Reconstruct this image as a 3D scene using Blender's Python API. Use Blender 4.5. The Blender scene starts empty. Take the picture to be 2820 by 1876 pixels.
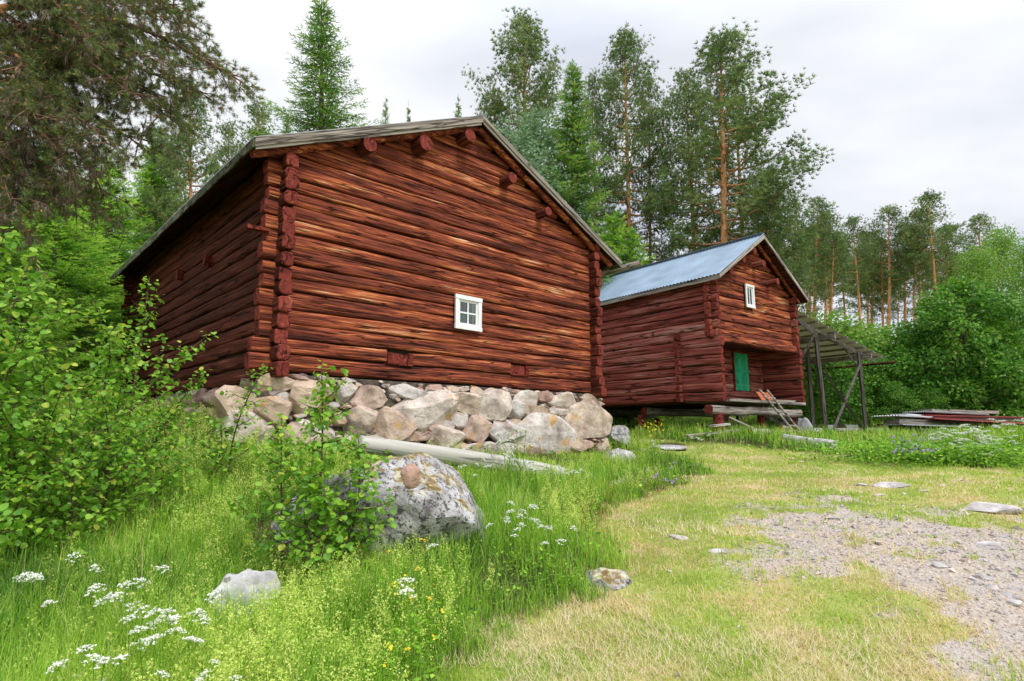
import bpy, math, random
import numpy as np
from mathutils import Vector, Matrix
R = math.radians
scene = bpy.context.scene
col = scene.collection
rng = np.random.default_rng(7)
random.seed(7)

# ------------------------------------------------------------------ camera, sky, sun, exposure
CAM_Z, PITCH, FPX, CX, CY = 1.6, R(8.72), 1617.0, 1410.0, 938.0
cam_d = bpy.data.cameras.new("camera"); cam = bpy.data.objects.new("camera", cam_d); col.objects.link(cam)
cam.location = (0, 0, CAM_Z); cam.rotation_euler = (math.pi/2 + PITCH, 0, 0)
cam_d.sensor_width = 36; cam_d.lens = FPX/2820*36; cam_d.clip_start = 0.05; cam_d.clip_end = 3000
scene.camera = cam
scene.view_settings.view_transform = 'Standard'; scene.view_settings.look = 'None'
scene.view_settings.exposure = 0.52; scene.view_settings.gamma = 1

SUN_EL, SUN_AZ = R(52), R(140)      # azimuth measured clockwise from +Y
world = bpy.data.worlds.new("World"); scene.world = world; world.use_nodes = True
nt = world.node_tree; nt.nodes.clear()
def wn(t, **k):
    n = nt.nodes.new(t)
    for a, b in k.items(): setattr(n, a, b)
    return n
sky = wn('ShaderNodeTexSky', sky_type='NISHITA', sun_disc=False); sky.sun_elevation = SUN_EL; sky.sun_rotation = SUN_AZ
tc = wn('ShaderNodeTexCoord'); sep = wn('ShaderNodeSeparateXYZ'); nt.links.new(tc.outputs['Generated'], sep.inputs[0])
add = wn('ShaderNodeMath', operation='ADD'); add.inputs[1].default_value = 0.22; nt.links.new(sep.outputs['Z'], add.inputs[0])
mx = wn('ShaderNodeMath', operation='MAXIMUM'); mx.inputs[1].default_value = 0.05; nt.links.new(add.outputs[0], mx.inputs[0])
dv = wn('ShaderNodeVectorMath', operation='DIVIDE'); nt.links.new(tc.outputs['Generated'], dv.inputs[0])
cmb = wn('ShaderNodeCombineXYZ')
for i in range(3): nt.links.new(mx.outputs[0], cmb.inputs[i])
nt.links.new(cmb.outputs[0], dv.inputs[1])
nz = wn('ShaderNodeTexNoise'); nz.inputs['Scale'].default_value = 0.75; nz.inputs['Detail'].default_value = 5; nz.inputs['Roughness'].default_value = .5
mpw = wn('ShaderNodeMapping'); mpw.inputs['Location'].default_value = (1.9, 0.35, 0); mpw.inputs['Scale'].default_value = (1, 1.5, 1)
nt.links.new(dv.outputs[0], mpw.inputs[0]); nt.links.new(mpw.outputs[0], nz.inputs[0])
cr = wn('ShaderNodeValToRGB'); nt.links.new(nz.outputs[0], cr.inputs[0])
cr.color_ramp.elements[0].position = .36; cr.color_ramp.elements[0].color = (.60, .64, .73, 1)
cr.color_ramp.elements[1].position = .56; cr.color_ramp.elements[1].color = (.93, .94, .965, 1)
# an overcast sky is brighter overhead than near the horizon
zen = wn('ShaderNodeMapRange'); zen.inputs['From Min'].default_value = .55; zen.inputs['From Max'].default_value = .95
zen.inputs['To Min'].default_value = 7.5; zen.inputs['To Max'].default_value = 18; nt.links.new(sep.outputs['Z'], zen.inputs['Value'])
sc = wn('ShaderNodeVectorMath', operation='SCALE'); nt.links.new(cr.outputs[0], sc.inputs[0]); nt.links.new(zen.outputs[0], sc.inputs['Scale'])
mixw = wn('ShaderNodeMix', data_type='RGBA'); mixw.inputs[0].default_value = .96
nt.links.new(sky.outputs[0], mixw.inputs['A']); nt.links.new(sc.outputs[0], mixw.inputs['B'])
bg = wn('ShaderNodeBackground'); bg.inputs['Strength'].default_value = 0.105; nt.links.new(mixw.outputs['Result'], bg.inputs[0])
wo = wn('ShaderNodeOutputWorld'); nt.links.new(bg.outputs[0], wo.inputs[0])

sl = bpy.data.lights.new("sun", 'SUN'); sl.energy = 1.5; sl.angle = R(10); sl.color = (1, .955, .88)
sun = bpy.data.objects.new("sun", sl); col.objects.link(sun)
sd = Vector((math.sin(SUN_AZ)*math.cos(SUN_EL), math.cos(SUN_AZ)*math.cos(SUN_EL), math.sin(SUN_EL)))
sun.rotation_euler = sd.to_track_quat('Z', 'Y').to_euler(); sun.location = (0, 0, 30)

# ------------------------------------------------------------------ maths helpers
def _h(ix, iy, iz, seed):
    n = (ix*374761393 + iy*668265263 + iz*2147483647 + seed*1274126177) & 0xffffffff
    n = ((n ^ (n >> 13))*1274126177) & 0xffffffff
    return ((n ^ (n >> 16)) & 0xffff)/65535.0
def vn(x, y=0, z=0, seed=0):
    x, y, z = np.broadcast_arrays(np.asarray(x, float), np.asarray(y, float), np.asarray(z, float))
    fx, fy, fz = np.floor(x), np.floor(y), np.floor(z)
    ix, iy, iz = fx.astype(np.int64), fy.astype(np.int64), fz.astype(np.int64)
    u, v, w = x-fx, y-fy, z-fz
    u, v, w = u*u*(3-2*u), v*v*(3-2*v), w*w*(3-2*w)
    r = 0
    for a in (0, 1):
        for b in (0, 1):
            for c in (0, 1):
                r = r + _h(ix+a, iy+b, iz+c, seed)*(u if a else 1-u)*(v if b else 1-v)*(w if c else 1-w)
    return r*2-1
def fbm(x, y=0, z=0, seed=0, o=3):
    r = 0; a = 1
    for k in range(o):
        r = r + a*vn(np.asarray(x)*2**k, np.asarray(y)*2**k, np.asarray(z)*2**k, seed+k); a *= .5
    return r
def nrm(v): return v/np.maximum(np.linalg.norm(v, axis=-1, keepdims=True), 1e-9)
def frames(d, roll):
    """rotation matrices whose Z axis is d"""
    d = nrm(d); up = np.where(np.abs(d[:, 2:3]) > .95, np.array([[1., 0, 0]]), np.array([[0, 0, 1.]]))
    x = nrm(np.cross(up, d)); y = np.cross(d, x)
    c, s = np.cos(roll)[:, None], np.sin(roll)[:, None]
    return np.stack([x*c+y*s, -x*s+y*c, d], axis=2)
cP, sP = math.cos(PITCH), math.sin(PITCH)
def ray(u, v):
    x = (u-CX)/FPX; up = -(v-CY)/FPX
    return np.array([x, cP-up*sP, sP+up*cP])
def at(u, v, depth):
    r = ray(u, v); return np.array([0, 0, CAM_Z]) + r*depth/r[1]

class Frame:
    def __init__(s, ax, ay, az, yaw):
        s.o = np.array([ax, ay, az]); s.yaw = yaw
        s.U = np.array([math.cos(yaw), math.sin(yaw), 0]); s.V = np.array([-math.sin(yaw), math.cos(yaw), 0])
    def w(s, a, b, h): return s.o + a*s.U + b*s.V + np.array([0, 0, h])
    def hit(s, u, v, b=0.0):         # where the sight line meets the plane y=b of this frame
        r = ray(u, v); c = np.array([0, 0, CAM_Z])
        t = (b - (c-s.o)@s.V)/(r@s.V); p = c+r*t-s.o
        return float(p@s.U), float(p[2])
    def hitx(s, u, v, a=0.0):
        r = ray(u, v); c = np.array([0, 0, CAM_Z])
        t = (a - (c-s.o)@s.U)/(r@s.U); p = c+r*t-s.o
        return float(p@s.V), float(p[2])
BF = Frame(-3.84, 9.385, 2.53, R(43.27))     # the big barn
HF = Frame(6.42, 18.25, 2.50, 0.655)         # the small storehouse

# ------------------------------------------------------------------ mesh builder
class MB:
    def __init__(s): s.v = []; s.f = []; s.t = []; s.m = []; s.n = 0; s.sm = []
    def add(s, v, faces, tint=0.5, mat=0, smooth=False):
        v = np.asarray(v, float).reshape(-1, 3)
        s.v.append(v); t = np.empty(len(v)); t[:] = tint; s.t.append(t)
        for f in (faces if isinstance(faces, list) and len(faces) and isinstance(faces[0], np.ndarray) else [np.asarray(faces)]):
            if len(f) == 0: continue
            s.f.append(np.asarray(f, np.int64)+s.n); m = np.empty(len(f), np.int32); m[:] = mat; s.m.append(m); s.sm.append(np.full(len(f), smooth))
        s.n += len(v)
    def box(s, c, size, rot=None, tint=.5, mat=0, jit=0):
        p = np.array([[x, y, z] for x in (-.5, .5) for y in (-.5, .5) for z in (-.5, .5)])*np.array(size)
        if jit: p = p+rng.normal(0, jit, p.shape)
        if rot is not None: p = p@np.asarray(rot).T
        s.add(p+np.array(c), np.array([[0, 1, 3, 2], [4, 6, 7, 5], [0, 4, 5, 1], [2, 3, 7, 6], [0, 2, 6, 4], [1, 5, 7, 3]]), tint, mat)
    def bar(s, p, q, w, h, tint=.5, mat=0, upv=(0, 0, 1), jit=0):
        p, q = np.array(p, float), np.array(q, float); d = q-p; L = np.linalg.norm(d); z = d/L
        x = np.cross(upv, z); x = x/np.linalg.norm(x); y = np.cross(z, x)
        n = max(2, int(L/.5)+1); V = []
        for k in range(n):
            t = k/(n-1); j = rng.normal(0, jit, 2) if jit else (0, 0)
            for a, b in ((-1, -1), (1, -1), (1, 1), (-1, 1)): V.append(p+d*t+x*(a*w/2+j[0])+y*(b*h/2+j[1]))
        F = [[4*k+i, 4*k+(i+1) % 4, 4*k+4+(i+1) % 4, 4*k+4+i] for k in range(n-1) for i in range(4)]
        F += [[3, 2, 1, 0], [4*n-4, 4*n-3, 4*n-2, 4*n-1]]
        s.add(V, np.array(F), tint, mat)
    def tube(s, P, rad, sides=6, tint=.5, mat=0, cap=True, wob=0, capmat=None, smooth=True, seed=0):
        P = np.asarray(P, float); n = len(P); rad = np.broadcast_to(np.asarray(rad, float), (n,))
        d = np.gradient(P, axis=0); d = nrm(d)
        u0 = np.array([0, 0, 1.]) if abs(d[0, 2]) < .9 else np.array([1., 0, 0])
        x = nrm(np.cross(u0, d)); y = np.cross(d, x)
        a = np.arange(sides)/sides*2*np.pi
        rr = rad[:, None]*np.ones(sides)
        if wob: rr = rr*(1+wob*vn(np.arange(n)[:, None]*.5, np.arange(sides)[None]*.9, seed, 5))
        V = P[:, None, :]+rr[..., None]*(np.cos(a)[None, :, None]*x[:, None, :]+np.sin(a)[None, :, None]*y[:, None, :])
        k, i = np.meshgrid(np.arange(n-1), np.arange(sides), indexing='ij'); j = (i+1) % sides
        F = np.stack([k*sides+i, k*sides+j, (k+1)*sides+j, (k+1)*sides+i], -1).reshape(-1, 4)
        s.add(V.reshape(-1, 3), F, tint, mat, smooth)
        if cap:
            for q, c, o in ((0, P[0], 1), (n-1, P[-1], -1)):
                vv = np.vstack([V[q], c[None]+o*0]); ff = [[(k+1) % sides, k, sides][::o] for k in range(sides)]
                s.add(vv, np.array(ff), tint, mat if capmat is None else capmat)
    def scatter(s, tv, tf, pos, rot, scale, tint, mat=0):
        """many copies of a small template; rot (N,3,3) scale (N,) or (N,3)"""
        N = len(pos)
        if N == 0: return
        sc_ = np.asarray(scale, float)
        if sc_.ndim == 1: sc_ = sc_[:, None]
        t = tv[None]*sc_[:, None, :]
        V = np.einsum('nij,nkj->nki', rot, t)+pos[:, None, :]
        k = len(tv); off = (np.arange(N)*k)[:, None, None]
        fs = [(np.asarray(f)[None]+off).reshape(-1, np.asarray(f).shape[1]) for f in tf]
        s.add(V.reshape(-1, 3), fs, np.repeat(np.broadcast_to(tint, (N,)), k), mat)
    def build(s, name, mats, parent=None, smooth=None):
        me = bpy.data.meshes.new(name)
        V = np.concatenate(s.v); T = np.concatenate(s.t)
        me.vertices.add(len(V)); me.vertices.foreach_set('co', V.ravel().astype(np.float32))
        cnt = np.concatenate([np.full(len(f), f.shape[1]) for f in s.f]); idx = np.concatenate([f.ravel() for f in s.f])
        me.loops.add(len(idx)); me.loops.foreach_set('vertex_index', idx.astype(np.int32))
        me.polygons.add(len(cnt)); st = np.concatenate([[0], np.cumsum(cnt)[:-1]])
        me.polygons.foreach_set('loop_start', st.astype(np.int32)); me.polygons.foreach_set('loop_total', cnt.astype(np.int32))
        mi = np.concatenate(s.m)
        me.polygons.foreach_set('material_index', mi.astype(np.int32))
        sm = np.concatenate(s.sm) if smooth is None else np.full(len(cnt), smooth)
        me.polygons.foreach_set('use_smooth', sm)
        at_ = me.attributes.new('tint', 'FLOAT', 'POINT'); at_.data.foreach_set('value', T.astype(np.float32))
        for m in (mats if isinstance(mats, (list, tuple)) else [mats]): me.materials.append(m)
        me.update(calc_edges=True)
        o = bpy.data.objects.new(name, me); col.objects.link(o)
        if parent: o.parent = parent
        return o

def tag(o, label=None, cat=None, group=None, kind=None):
    if label: o['label'] = label
    if cat: o['category'] = cat
    if group: o['group'] = group
    if kind: o['kind'] = kind
    return o
def empty(name, loc=(0, 0, 0), rz=0):
    o = bpy.data.objects.new(name, None); o.empty_display_size = .2; col.objects.link(o)
    o.location = loc; o.rotation_euler = (0, 0, rz); return o
KIDS = {}
def dup(root):
    r = root.copy(); col.objects.link(r)
    for k in ('label', 'group', 'category', 'kind'):
        if k in r and k == 'label': del r[k]
    def rec(o, p):
        for ch in KIDS.get(o.name, []):
            c = ch.copy(); col.objects.link(c); c.parent = p; rec(ch, c)
    rec(root, r)
    return r
def kid(root, o): KIDS.setdefault(root.name, []).append(o); return o

# ------------------------------------------------------------------ materials
def newmat(name):
    m = bpy.data.materials.new(name); m.use_nodes = True; m.node_tree.nodes.clear()
    def n(t, **k):
        x = m.node_tree.nodes.new(t)
        for a, b in k.items(): setattr(x, a, b)
        return x
    return m, n, m.node_tree.links.new
def ramp(node, stops, interp='LINEAR'):
    e = node.color_ramp; e.interpolation = interp
    while len(e.elements) < len(stops): e.elements.new(.5)
    for x, (p, c) in zip(e.elements, stops): x.position = p; x.color = (*c, 1)
def leafmat(name, stops, trans=.35, rough=.55, spec=.25, noise=0):
    m, n, L = newmat(name)
    a = n('ShaderNodeAttribute', attribute_name='tint'); r = n('ShaderNodeValToRGB'); ramp(r, stops); L(a.outputs['Fac'], r.inputs[0])
    p = n('ShaderNodeBsdfPrincipled'); p.inputs['Roughness'].default_value = rough; p.inputs['Specular IOR Level'].default_value = spec
    L(r.outputs[0], p.inputs['Base Color'])
    o = n('ShaderNodeOutputMaterial')
    if trans:
        t = n('ShaderNodeBsdfTranslucent'); L(r.outputs[0], t.inputs[0]); mx_ = n('ShaderNodeMixShader'); mx_.inputs[0].default_value = trans
        L(p.outputs[0], mx_.inputs[1]); L(t.outputs[0], mx_.inputs[2]); L(mx_.outputs[0], o.inputs[0])
    else: L(p.outputs[0], o.inputs[0])
    return m
def woodmat(name, axis, stops, along=.7, across=26, rough=.75, bump=.6, shift=.5, crack=.35, patch=.5, roty=0):
    m, n, L = newmat(name)
    c = n('ShaderNodeTexCoord'); a = n('ShaderNodeAttribute', attribute_name='tint')
    w = n('ShaderNodeMath', operation='MULTIPLY'); w.inputs[1].default_value = 37.0; L(a.outputs['Fac'], w.inputs[0])
    vr = n('ShaderNodeVectorRotate', rotation_type='Y_AXIS'); vr.inputs['Angle'].default_value = roty; L(c.outputs['Object'], vr.inputs['Vector'])
    def nz_(sa, sc_, det=4, ro=.6, dist=0):
        mp = n('ShaderNodeMapping'); s = [sc_]*3; s[axis] = sa; mp.inputs['Scale'].default_value = s; L(vr.outputs[0], mp.inputs[0])
        t = n('ShaderNodeTexNoise', noise_dimensions='4D'); t.inputs['Scale'].default_value = 1; t.inputs['Detail'].default_value = det; t.inputs['Roughness'].default_value = ro
        t.inputs['Distortion'].default_value = dist
        L(mp.outputs[0], t.inputs['Vector']); L(w.outputs[0], t.inputs['W']); return t.outputs[0]
    g1 = nz_(along, across, 5, .65, .25); g2 = nz_(along*.55, across*.22, 3, .5); g3 = nz_(along*1.6, across*2.0, 3, .6)
    mm = n('ShaderNodeMath', operation='MULTIPLY_ADD'); mm.inputs[1].default_value = patch; L(g2, mm.inputs[0]); L(g1, mm.inputs[2])
    m2 = n('ShaderNodeMath', operation='MULTIPLY_ADD'); m2.inputs[1].default_value = .35; L(g3, m2.inputs[0]); L(mm.outputs[0], m2.inputs[2])
    m3 = n('ShaderNodeMath', operation='MULTIPLY_ADD'); m3.inputs[1].default_value = shift*.35; L(a.outputs['Fac'], m3.inputs[0]); L(m2.outputs[0], m3.inputs[2])
    mr = n('ShaderNodeMapRange'); k = .5*(1+patch+.35+shift*.35); mr.inputs['From Min'].default_value = k-.30; mr.inputs['From Max'].default_value = k+.31; L(m3.outputs[0], mr.inputs['Value'])
    r = n('ShaderNodeValToRGB'); ramp(r, stops); L(mr.outputs[0], r.inputs[0])
    # cracks and knots
    cg = nz_(along*.8, across*1.3, 2, .5, .6); cm = n('ShaderNodeMapRange'); cm.inputs['From Min'].default_value = .33; cm.inputs['From Max'].default_value = .41
    cm.inputs['To Min'].default_value = crack; cm.inputs['To Max'].default_value = 1; L(cg, cm.inputs['Value'])
    lg = nz_(along*.45, across*.33, 3, .45, .3); l1 = n('ShaderNodeMath', operation='SUBTRACT'); l1.inputs[1].default_value = .5; L(lg, l1.inputs[0]); l2 = n('ShaderNodeMath', operation='ABSOLUTE'); L(l1.outputs[0], l2.inputs[0])
    l3 = n('ShaderNodeMapRange'); l3.inputs['From Min'].default_value = .004; l3.inputs['From Max'].default_value = .022; l3.inputs['To Min'].default_value = crack*.6; L(l2.outputs[0], l3.inputs['Value'])
    l4 = n('ShaderNodeMath', operation='MULTIPLY'); L(l3.outputs[0], l4.inputs[0]); L(cm.outputs[0], l4.inputs[1]); cm = l4
    mu = n('ShaderNodeMix', data_type='RGBA', blend_type='MULTIPLY'); mu.inputs[0].default_value = 1; L(r.outputs[0], mu.inputs['A']); L(cm.outputs[0], mu.inputs['B'])
    p = n('ShaderNodeBsdfPrincipled'); p.inputs['Roughness'].default_value = rough+.12; p.inputs['Specular IOR Level'].default_value = .12
    L(mu.outputs['Result'], p.inputs['Base Color'])
    if bump:
        ad = n('ShaderNodeMath', operation='MULTIPLY'); L(g1, ad.inputs[0]); L(cm.outputs[0], ad.inputs[1])
        b = n('ShaderNodeBump'); b.inputs['Strength'].default_value = bump; b.inputs['Distance'].default_value = .02; L(ad.outputs[0], b.inputs['Height']); L(b.outputs[0], p.inputs['Normal'])
    o = n('ShaderNodeOutputMaterial'); L(p.outputs[0], o.inputs[0]); return m
def rockmat(name, stops, scale=6, spots=None, spotcol=(.02, .02, .02), spotscale=22, spotthr=.6, moss=None, bump=.5, tintramp=None, lichen=None):
    m, n, L = newmat(name)
    c = n('ShaderNodeTexCoord'); a = n('ShaderNodeAttribute', attribute_name='tint')
    w = n('ShaderNodeMath', operation='MULTIPLY'); w.inputs[1].default_value = 19.0; L(a.outputs['Fac'], w.inputs[0])
    def nz_(s, det=5, ro=.6, off=0):
        t = n('ShaderNodeTexNoise', noise_dimensions='4D'); t.inputs['Scale'].default_value = s; t.inputs['Detail'].default_value = det; t.inputs['Roughness'].default_value = ro
        mp = n('ShaderNodeMapping'); mp.inputs['Location'].default_value = (off, off*.7, 0); L(c.outputs['Object'], mp.inputs[0]); L(mp.outputs[0], t.inputs['Vector']); L(w.outputs[0], t.inputs['W']); return t.outputs[0]
    g = nz_(scale); mr = n('ShaderNodeMapRange'); mr.inputs['From Min'].default_value = .3; mr.inputs['From Max'].default_value = .7; L(g, mr.inputs['Value'])
    r = n('ShaderNodeValToRGB'); ramp(r, stops); L(mr.outputs[0], r.inputs[0]); cur = r.outputs[0]
    if tintramp:
        tr = n('ShaderNodeValToRGB'); ramp(tr, tintramp, 'LINEAR'); L(a.outputs['Fac'], tr.inputs[0])
        mu = n('ShaderNodeMix', data_type='RGBA', blend_type='MULTIPLY'); mu.inputs[0].default_value = 1; L(cur, mu.inputs['A']); L(tr.outputs[0], mu.inputs['B']); cur = mu.outputs['Result']
    if lichen:
        s = nz_(lichen[0], 4, .65, 9); q = n('ShaderNodeMapRange'); q.inputs['From Min'].default_value = lichen[1]; q.inputs['From Max'].default_value = lichen[1]+.07; L(s, q.inputs['Value'])
        mu = n('ShaderNodeMix', data_type='RGBA'); L(q.outputs[0], mu.inputs[0]); L(cur, mu.inputs['A']); mu.inputs['B'].default_value = (*lichen[2], 1); cur = mu.outputs['Result']
    if spots:
        s = nz_(spotscale, 4, .7, 3); q = n('ShaderNodeMapRange'); q.inputs['From Min'].default_value = spotthr; q.inputs['From Max'].default_value = spotthr+.04; q.inputs['To Max'].default_value = spots; L(s, q.inputs['Value'])
        mu = n('ShaderNodeMix', data_type='RGBA'); L(q.outputs[0], mu.inputs[0]); L(cur, mu.inputs['A']); mu.inputs['B'].default_value = (*spotcol, 1); cur = mu.outputs['Result']
    if moss:
        gm = n('ShaderNodeNewGeometry'); se = n('ShaderNodeSeparateXYZ'); L(gm.outputs['Normal'], se.inputs[0]); s = nz_(5, 4, .6, 7)
        ad = n('ShaderNodeMath', operation='MULTIPLY_ADD'); ad.inputs[1].default_value = .8; L(se.outputs['Z'], ad.inputs[0]); L(s, ad.inputs[2])
        q = n('ShaderNodeMapRange'); q.inputs['From Min'].default_value = moss[0]; q.inputs['From Max'].default_value = moss[0]+.08; L(ad.outputs[0], q.inputs['Value'])
        s2 = nz_(12, 3, .6, 5); r2 = n('ShaderNodeValToRGB'); ramp(r2, moss[1]); L(s2, r2.inputs[0])
        mu = n('ShaderNodeMix', data_type='RGBA'); L(q.outputs[0], mu.inputs[0]); L(cur, mu.inputs['A']); L(r2.outputs[0], mu.inputs['B']); cur = mu.outputs['Result']
    p = n('ShaderNodeBsdfPrincipled'); p.inputs['Roughness'].default_value = .85; p.inputs['Specular IOR Level'].default_value = .2; L(cur, p.inputs['Base Color'])
    h = nz_(scale*2.6, 6, .7, 1); b = n('ShaderNodeBump'); b.inputs['Strength'].default_value = bump; b.inputs['Distance'].default_value = .05; L(h, b.inputs['Height']); L(b.outputs[0], p.inputs['Normal'])
    o = n('ShaderNodeOutputMaterial'); L(p.outputs[0], o.inputs[0]); return m
def simplemat(name, colr, rough=.6, metal=0, spec=.4, var=.15, scale=8, bump=0):
    m, n, L = newmat(name)
    c = n('ShaderNodeTexCoord'); t = n('ShaderNodeTexNoise'); t.inputs['Scale'].default_value = scale; t.inputs['Detail'].default_value = 5; L(c.outputs['Object'], t.inputs['Vector'])
    r = n('ShaderNodeValToRGB'); ramp(r, [(.3, tuple(x*(1-var) for x in colr)), (.7, tuple(min(1, x*(1+var)) for x in colr))]); L(t.outputs[0], r.inputs[0])
    p = n('ShaderNodeBsdfPrincipled'); p.inputs['Roughness'].default_value = rough; p.inputs['Metallic'].default_value = metal; p.inputs['Specular IOR Level'].default_value = spec
    L(r.outputs[0], p.inputs['Base Color'])
    if bump:
        b = n('ShaderNodeBump'); b.inputs['Strength'].default_value = bump; b.inputs['Distance'].default_value = .02; L(t.outputs[0], b.inputs['Height']); L(b.outputs[0], p.inputs['Normal'])
    o = n('ShaderNodeOutputMaterial'); L(p.outputs[0], o.inputs[0]); return m

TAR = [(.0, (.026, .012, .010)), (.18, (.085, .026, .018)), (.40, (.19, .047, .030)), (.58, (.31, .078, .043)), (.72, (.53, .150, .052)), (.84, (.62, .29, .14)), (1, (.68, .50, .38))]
TAR_SHADE = [(.0, (.022, .009, .008)), (.3, (.075, .020, .014)), (.6, (.13, .034, .023)), (.85, (.23, .065, .040)), (1, (.36, .19, .13))]  # log stops darkened to paint in the tree shade on the left wall
RED = [(.0, (.05, .012, .010)), (.3, (.13, .026, .020)), (.6, (.23, .045, .034)), (.85, (.32, .085, .060)), (1, (.50, .30, .23))]
HRED = [(.0, (.045, .018, .016)), (.22, (.15, .036, .029)), (.45, (.26, .062, .048)), (.68, (.36, .125, .10)), (.9, (.46, .28, .24)), (1, (.52, .38, .33))]
GREY = [(.0, (.10, .085, .075)), (.35, (.22, .19, .17)), (.65, (.38, .34, .31)), (1, (.58, .55, .52))]
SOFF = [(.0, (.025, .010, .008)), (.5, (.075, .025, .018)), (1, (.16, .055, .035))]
M = {}
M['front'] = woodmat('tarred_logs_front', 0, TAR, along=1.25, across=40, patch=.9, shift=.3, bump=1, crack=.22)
M['side'] = woodmat('shaded_red_logs_side', 1, TAR_SHADE, along=.8, across=20, patch=.5)
M['end'] = woodmat('red_log_ends', 2, RED, along=9, across=14, patch=.3, bump=.3)
M['hfront'] = woodmat('storehouse_logs_front', 0, [(p, tuple(x*.95 for x in c)) for p, c in TAR], along=1.1, across=20, patch=.8, shift=.2, bump=1, crack=.15)
M['hside'] = woodmat('storehouse_logs_side', 1, HRED, along=.8, across=18, patch=.6, bump=1, crack=.25)
M['hrec'] = woodmat('storehouse_logs_recess', 0, HRED, along=.8, across=18, patch=.6, bump=1, crack=.3)
M['grey_x'] = woodmat('weathered_board_x', 0, GREY, along=1, across=24); M['grey_y'] = woodmat('weathered_board_y', 1, GREY, along=1, across=24)
BB = {(k, s): woodmat('barge_board_%s_%s' % (k, 'rising' if s < 0 else 'falling'), 0, GREY, along=1.2, across=30, roty=-s*a_) for k, a_ in (('barn', math.atan(.468)), ('storehouse', math.atan(.66))) for s in (-1, 1)}
M['grey_z'] = woodmat('weathered_post', 2, [(p, tuple(x*.38 for x in c)) for p, c in GREY], along=1, across=30)
M['mossy'] = woodmat('mossy_fascia', 1, [(.0, (.03, .035, .02)), (.4, (.10, .11, .06)), (.7, (.20, .21, .15)), (1, (.36, .36, .30))], along=5, across=9)
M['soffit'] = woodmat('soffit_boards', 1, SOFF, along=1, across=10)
M['pole'] = woodmat('peeled_pole', 0, [(.0, (.30, .28, .25)), (.5, (.47, .455, .42)), (1, (.62, .61, .58))], along=.5, across=14, bump=.25, crack=.6, shift=.1)
M['white'] = simplemat('white_paint', (.80, .82, .86), .45, var=.06)
M['green'] = woodmat('green_door_paint', 2, [(0, (.015, .22, .12)), (.5, (.03, .42, .22)), (1, (.10, .55, .34))], along=1, across=14, crack=.7, rough=.5)
M['sheet'] = simplemat('grey_sheet_roof', (.42, .46, .50), .35, .5, .5, .12)
M['bluesheet'] = simplemat('blue_grey_sheet_roof', (.19, .27, .36), .42, .25, .5, .22, 1.3)
M['plastic_old'] = simplemat('yellowed_corrugated_sheet', (.34, .35, .16), .5, 0, .4, .25, 1.2)
M['dark'] = simplemat('near_black', (.035, .028, .02), .95, var=.4)  # near-black for wheels, coupling and the interior darkness behind panes and seams
M['brick'] = simplemat('terracotta_tile', (.50, .13, .055), .8, var=.2)
M['tarp'] = simplemat('pale_grey_tarp', (.40, .39, .44), .5, 0, .4, .12)
M['redsheet'] = simplemat('faded_red_sheet', (.34, .055, .055), .5, 0, .4, .2)
M['metal'] = simplemat('galvanised', (.5, .52, .54), .4, .6)
M['curtain'] = simplemat('curtain', (.55, .50, .33), .9, var=.3, scale=30)
M['bluecloth'] = simplemat('teal_cloth', (.10, .22, .24), .9, var=.4, scale=12)
def glassmat():
    m, n, L = newmat('window_glass'); f = n('ShaderNodeFresnel'); f.inputs[0].default_value = 1.5
    g = n('ShaderNodeBsdfGlossy'); g.inputs['Roughness'].default_value = .03; t = n('ShaderNodeBsdfTransparent'); t.inputs[0].default_value = (.75, .82, .8, 1)
    mx_ = n('ShaderNodeMixShader'); L(f.outputs[0], mx_.inputs[0]); L(t.outputs[0], mx_.inputs[1]); L(g.outputs[0], mx_.inputs[2]); o = n('ShaderNodeOutputMaterial'); L(mx_.outputs[0], o.inputs[0]); return m
M['glass'] = glassmat()

# ------------------------------------------------------------------ terrain
ctrl = []
for v, d in ((1876, 3.9), (1600, 5.4), (1400, 7.9), (1300, 11.8), (1240, 15.5), (1206, 19.5)):
    for u in (1550, 2150, 2820): ctrl.append(at(u, v, d))
def cz(x, y, z): ctrl.append(np.array([x, y, z]))
for a, z in ((-.4, 1.32), (2.5, 1.12), (5.5, 1.04), (8.4, 1.02)): p = BF.w(a, -.75, 0); cz(p[0], p[1], z)
cz(-1.1, 5.2, .30); cz(-2.0, 4.3, .18); cz(-3.4, 3.9, .12); cz(-4.3, 6.2, .62); cz(-1.0, 8.0, .85); cz(-6, 6.5, .9); cz(-7, 9.5, 1.7); cz(.8, 8.5, .66)
for a, b, z in ((-1.5, 6, 1.80), (-1.5, 11, 2.2), (4, 5, 2.1), (4, 11, 2.3), (9.5, 5, 1.6), (9.5, 11, 2.0)): p = BF.w(a, b, 0); cz(p[0], p[1], z)
for a, b, z in ((-.6, -.6, 1.42), (2.4, -.8, 1.38), (2.4, 3, 1.5), (0, 8, 1.8)): p = HF.w(a, b, 0); cz(p[0], p[1], z)
cz(11.7, 22.1, 1.24); cz(15.1, 25.2, 1.28); cz(18, 26.5, 1.55); cz(26, 27, 1.7); cz(22, 20, 1.35)
cz(0, 60, 4.5); cz(40, 60, 3.2); cz(-40, 60, 6); cz(-20, 18, 3.2); cz(40, 12, 1.0); cz(0, -10, -.5); cz(22, -10, -.5); cz(-20, -5, .2); cz(0, 35, 2.8); cz(25, 42, 2.4); cz(-22, 38, 4.2); cz(0, 0, -.15)
cz(60, 30, 2)
ctrl = np.array(ctrl)
def _phi(r2): return .5*r2*np.log(r2+1e-9)
_d2 = ((ctrl[:, None, :2]-ctrl[None, :, :2])**2).sum(-1); _n = len(ctrl)
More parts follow.
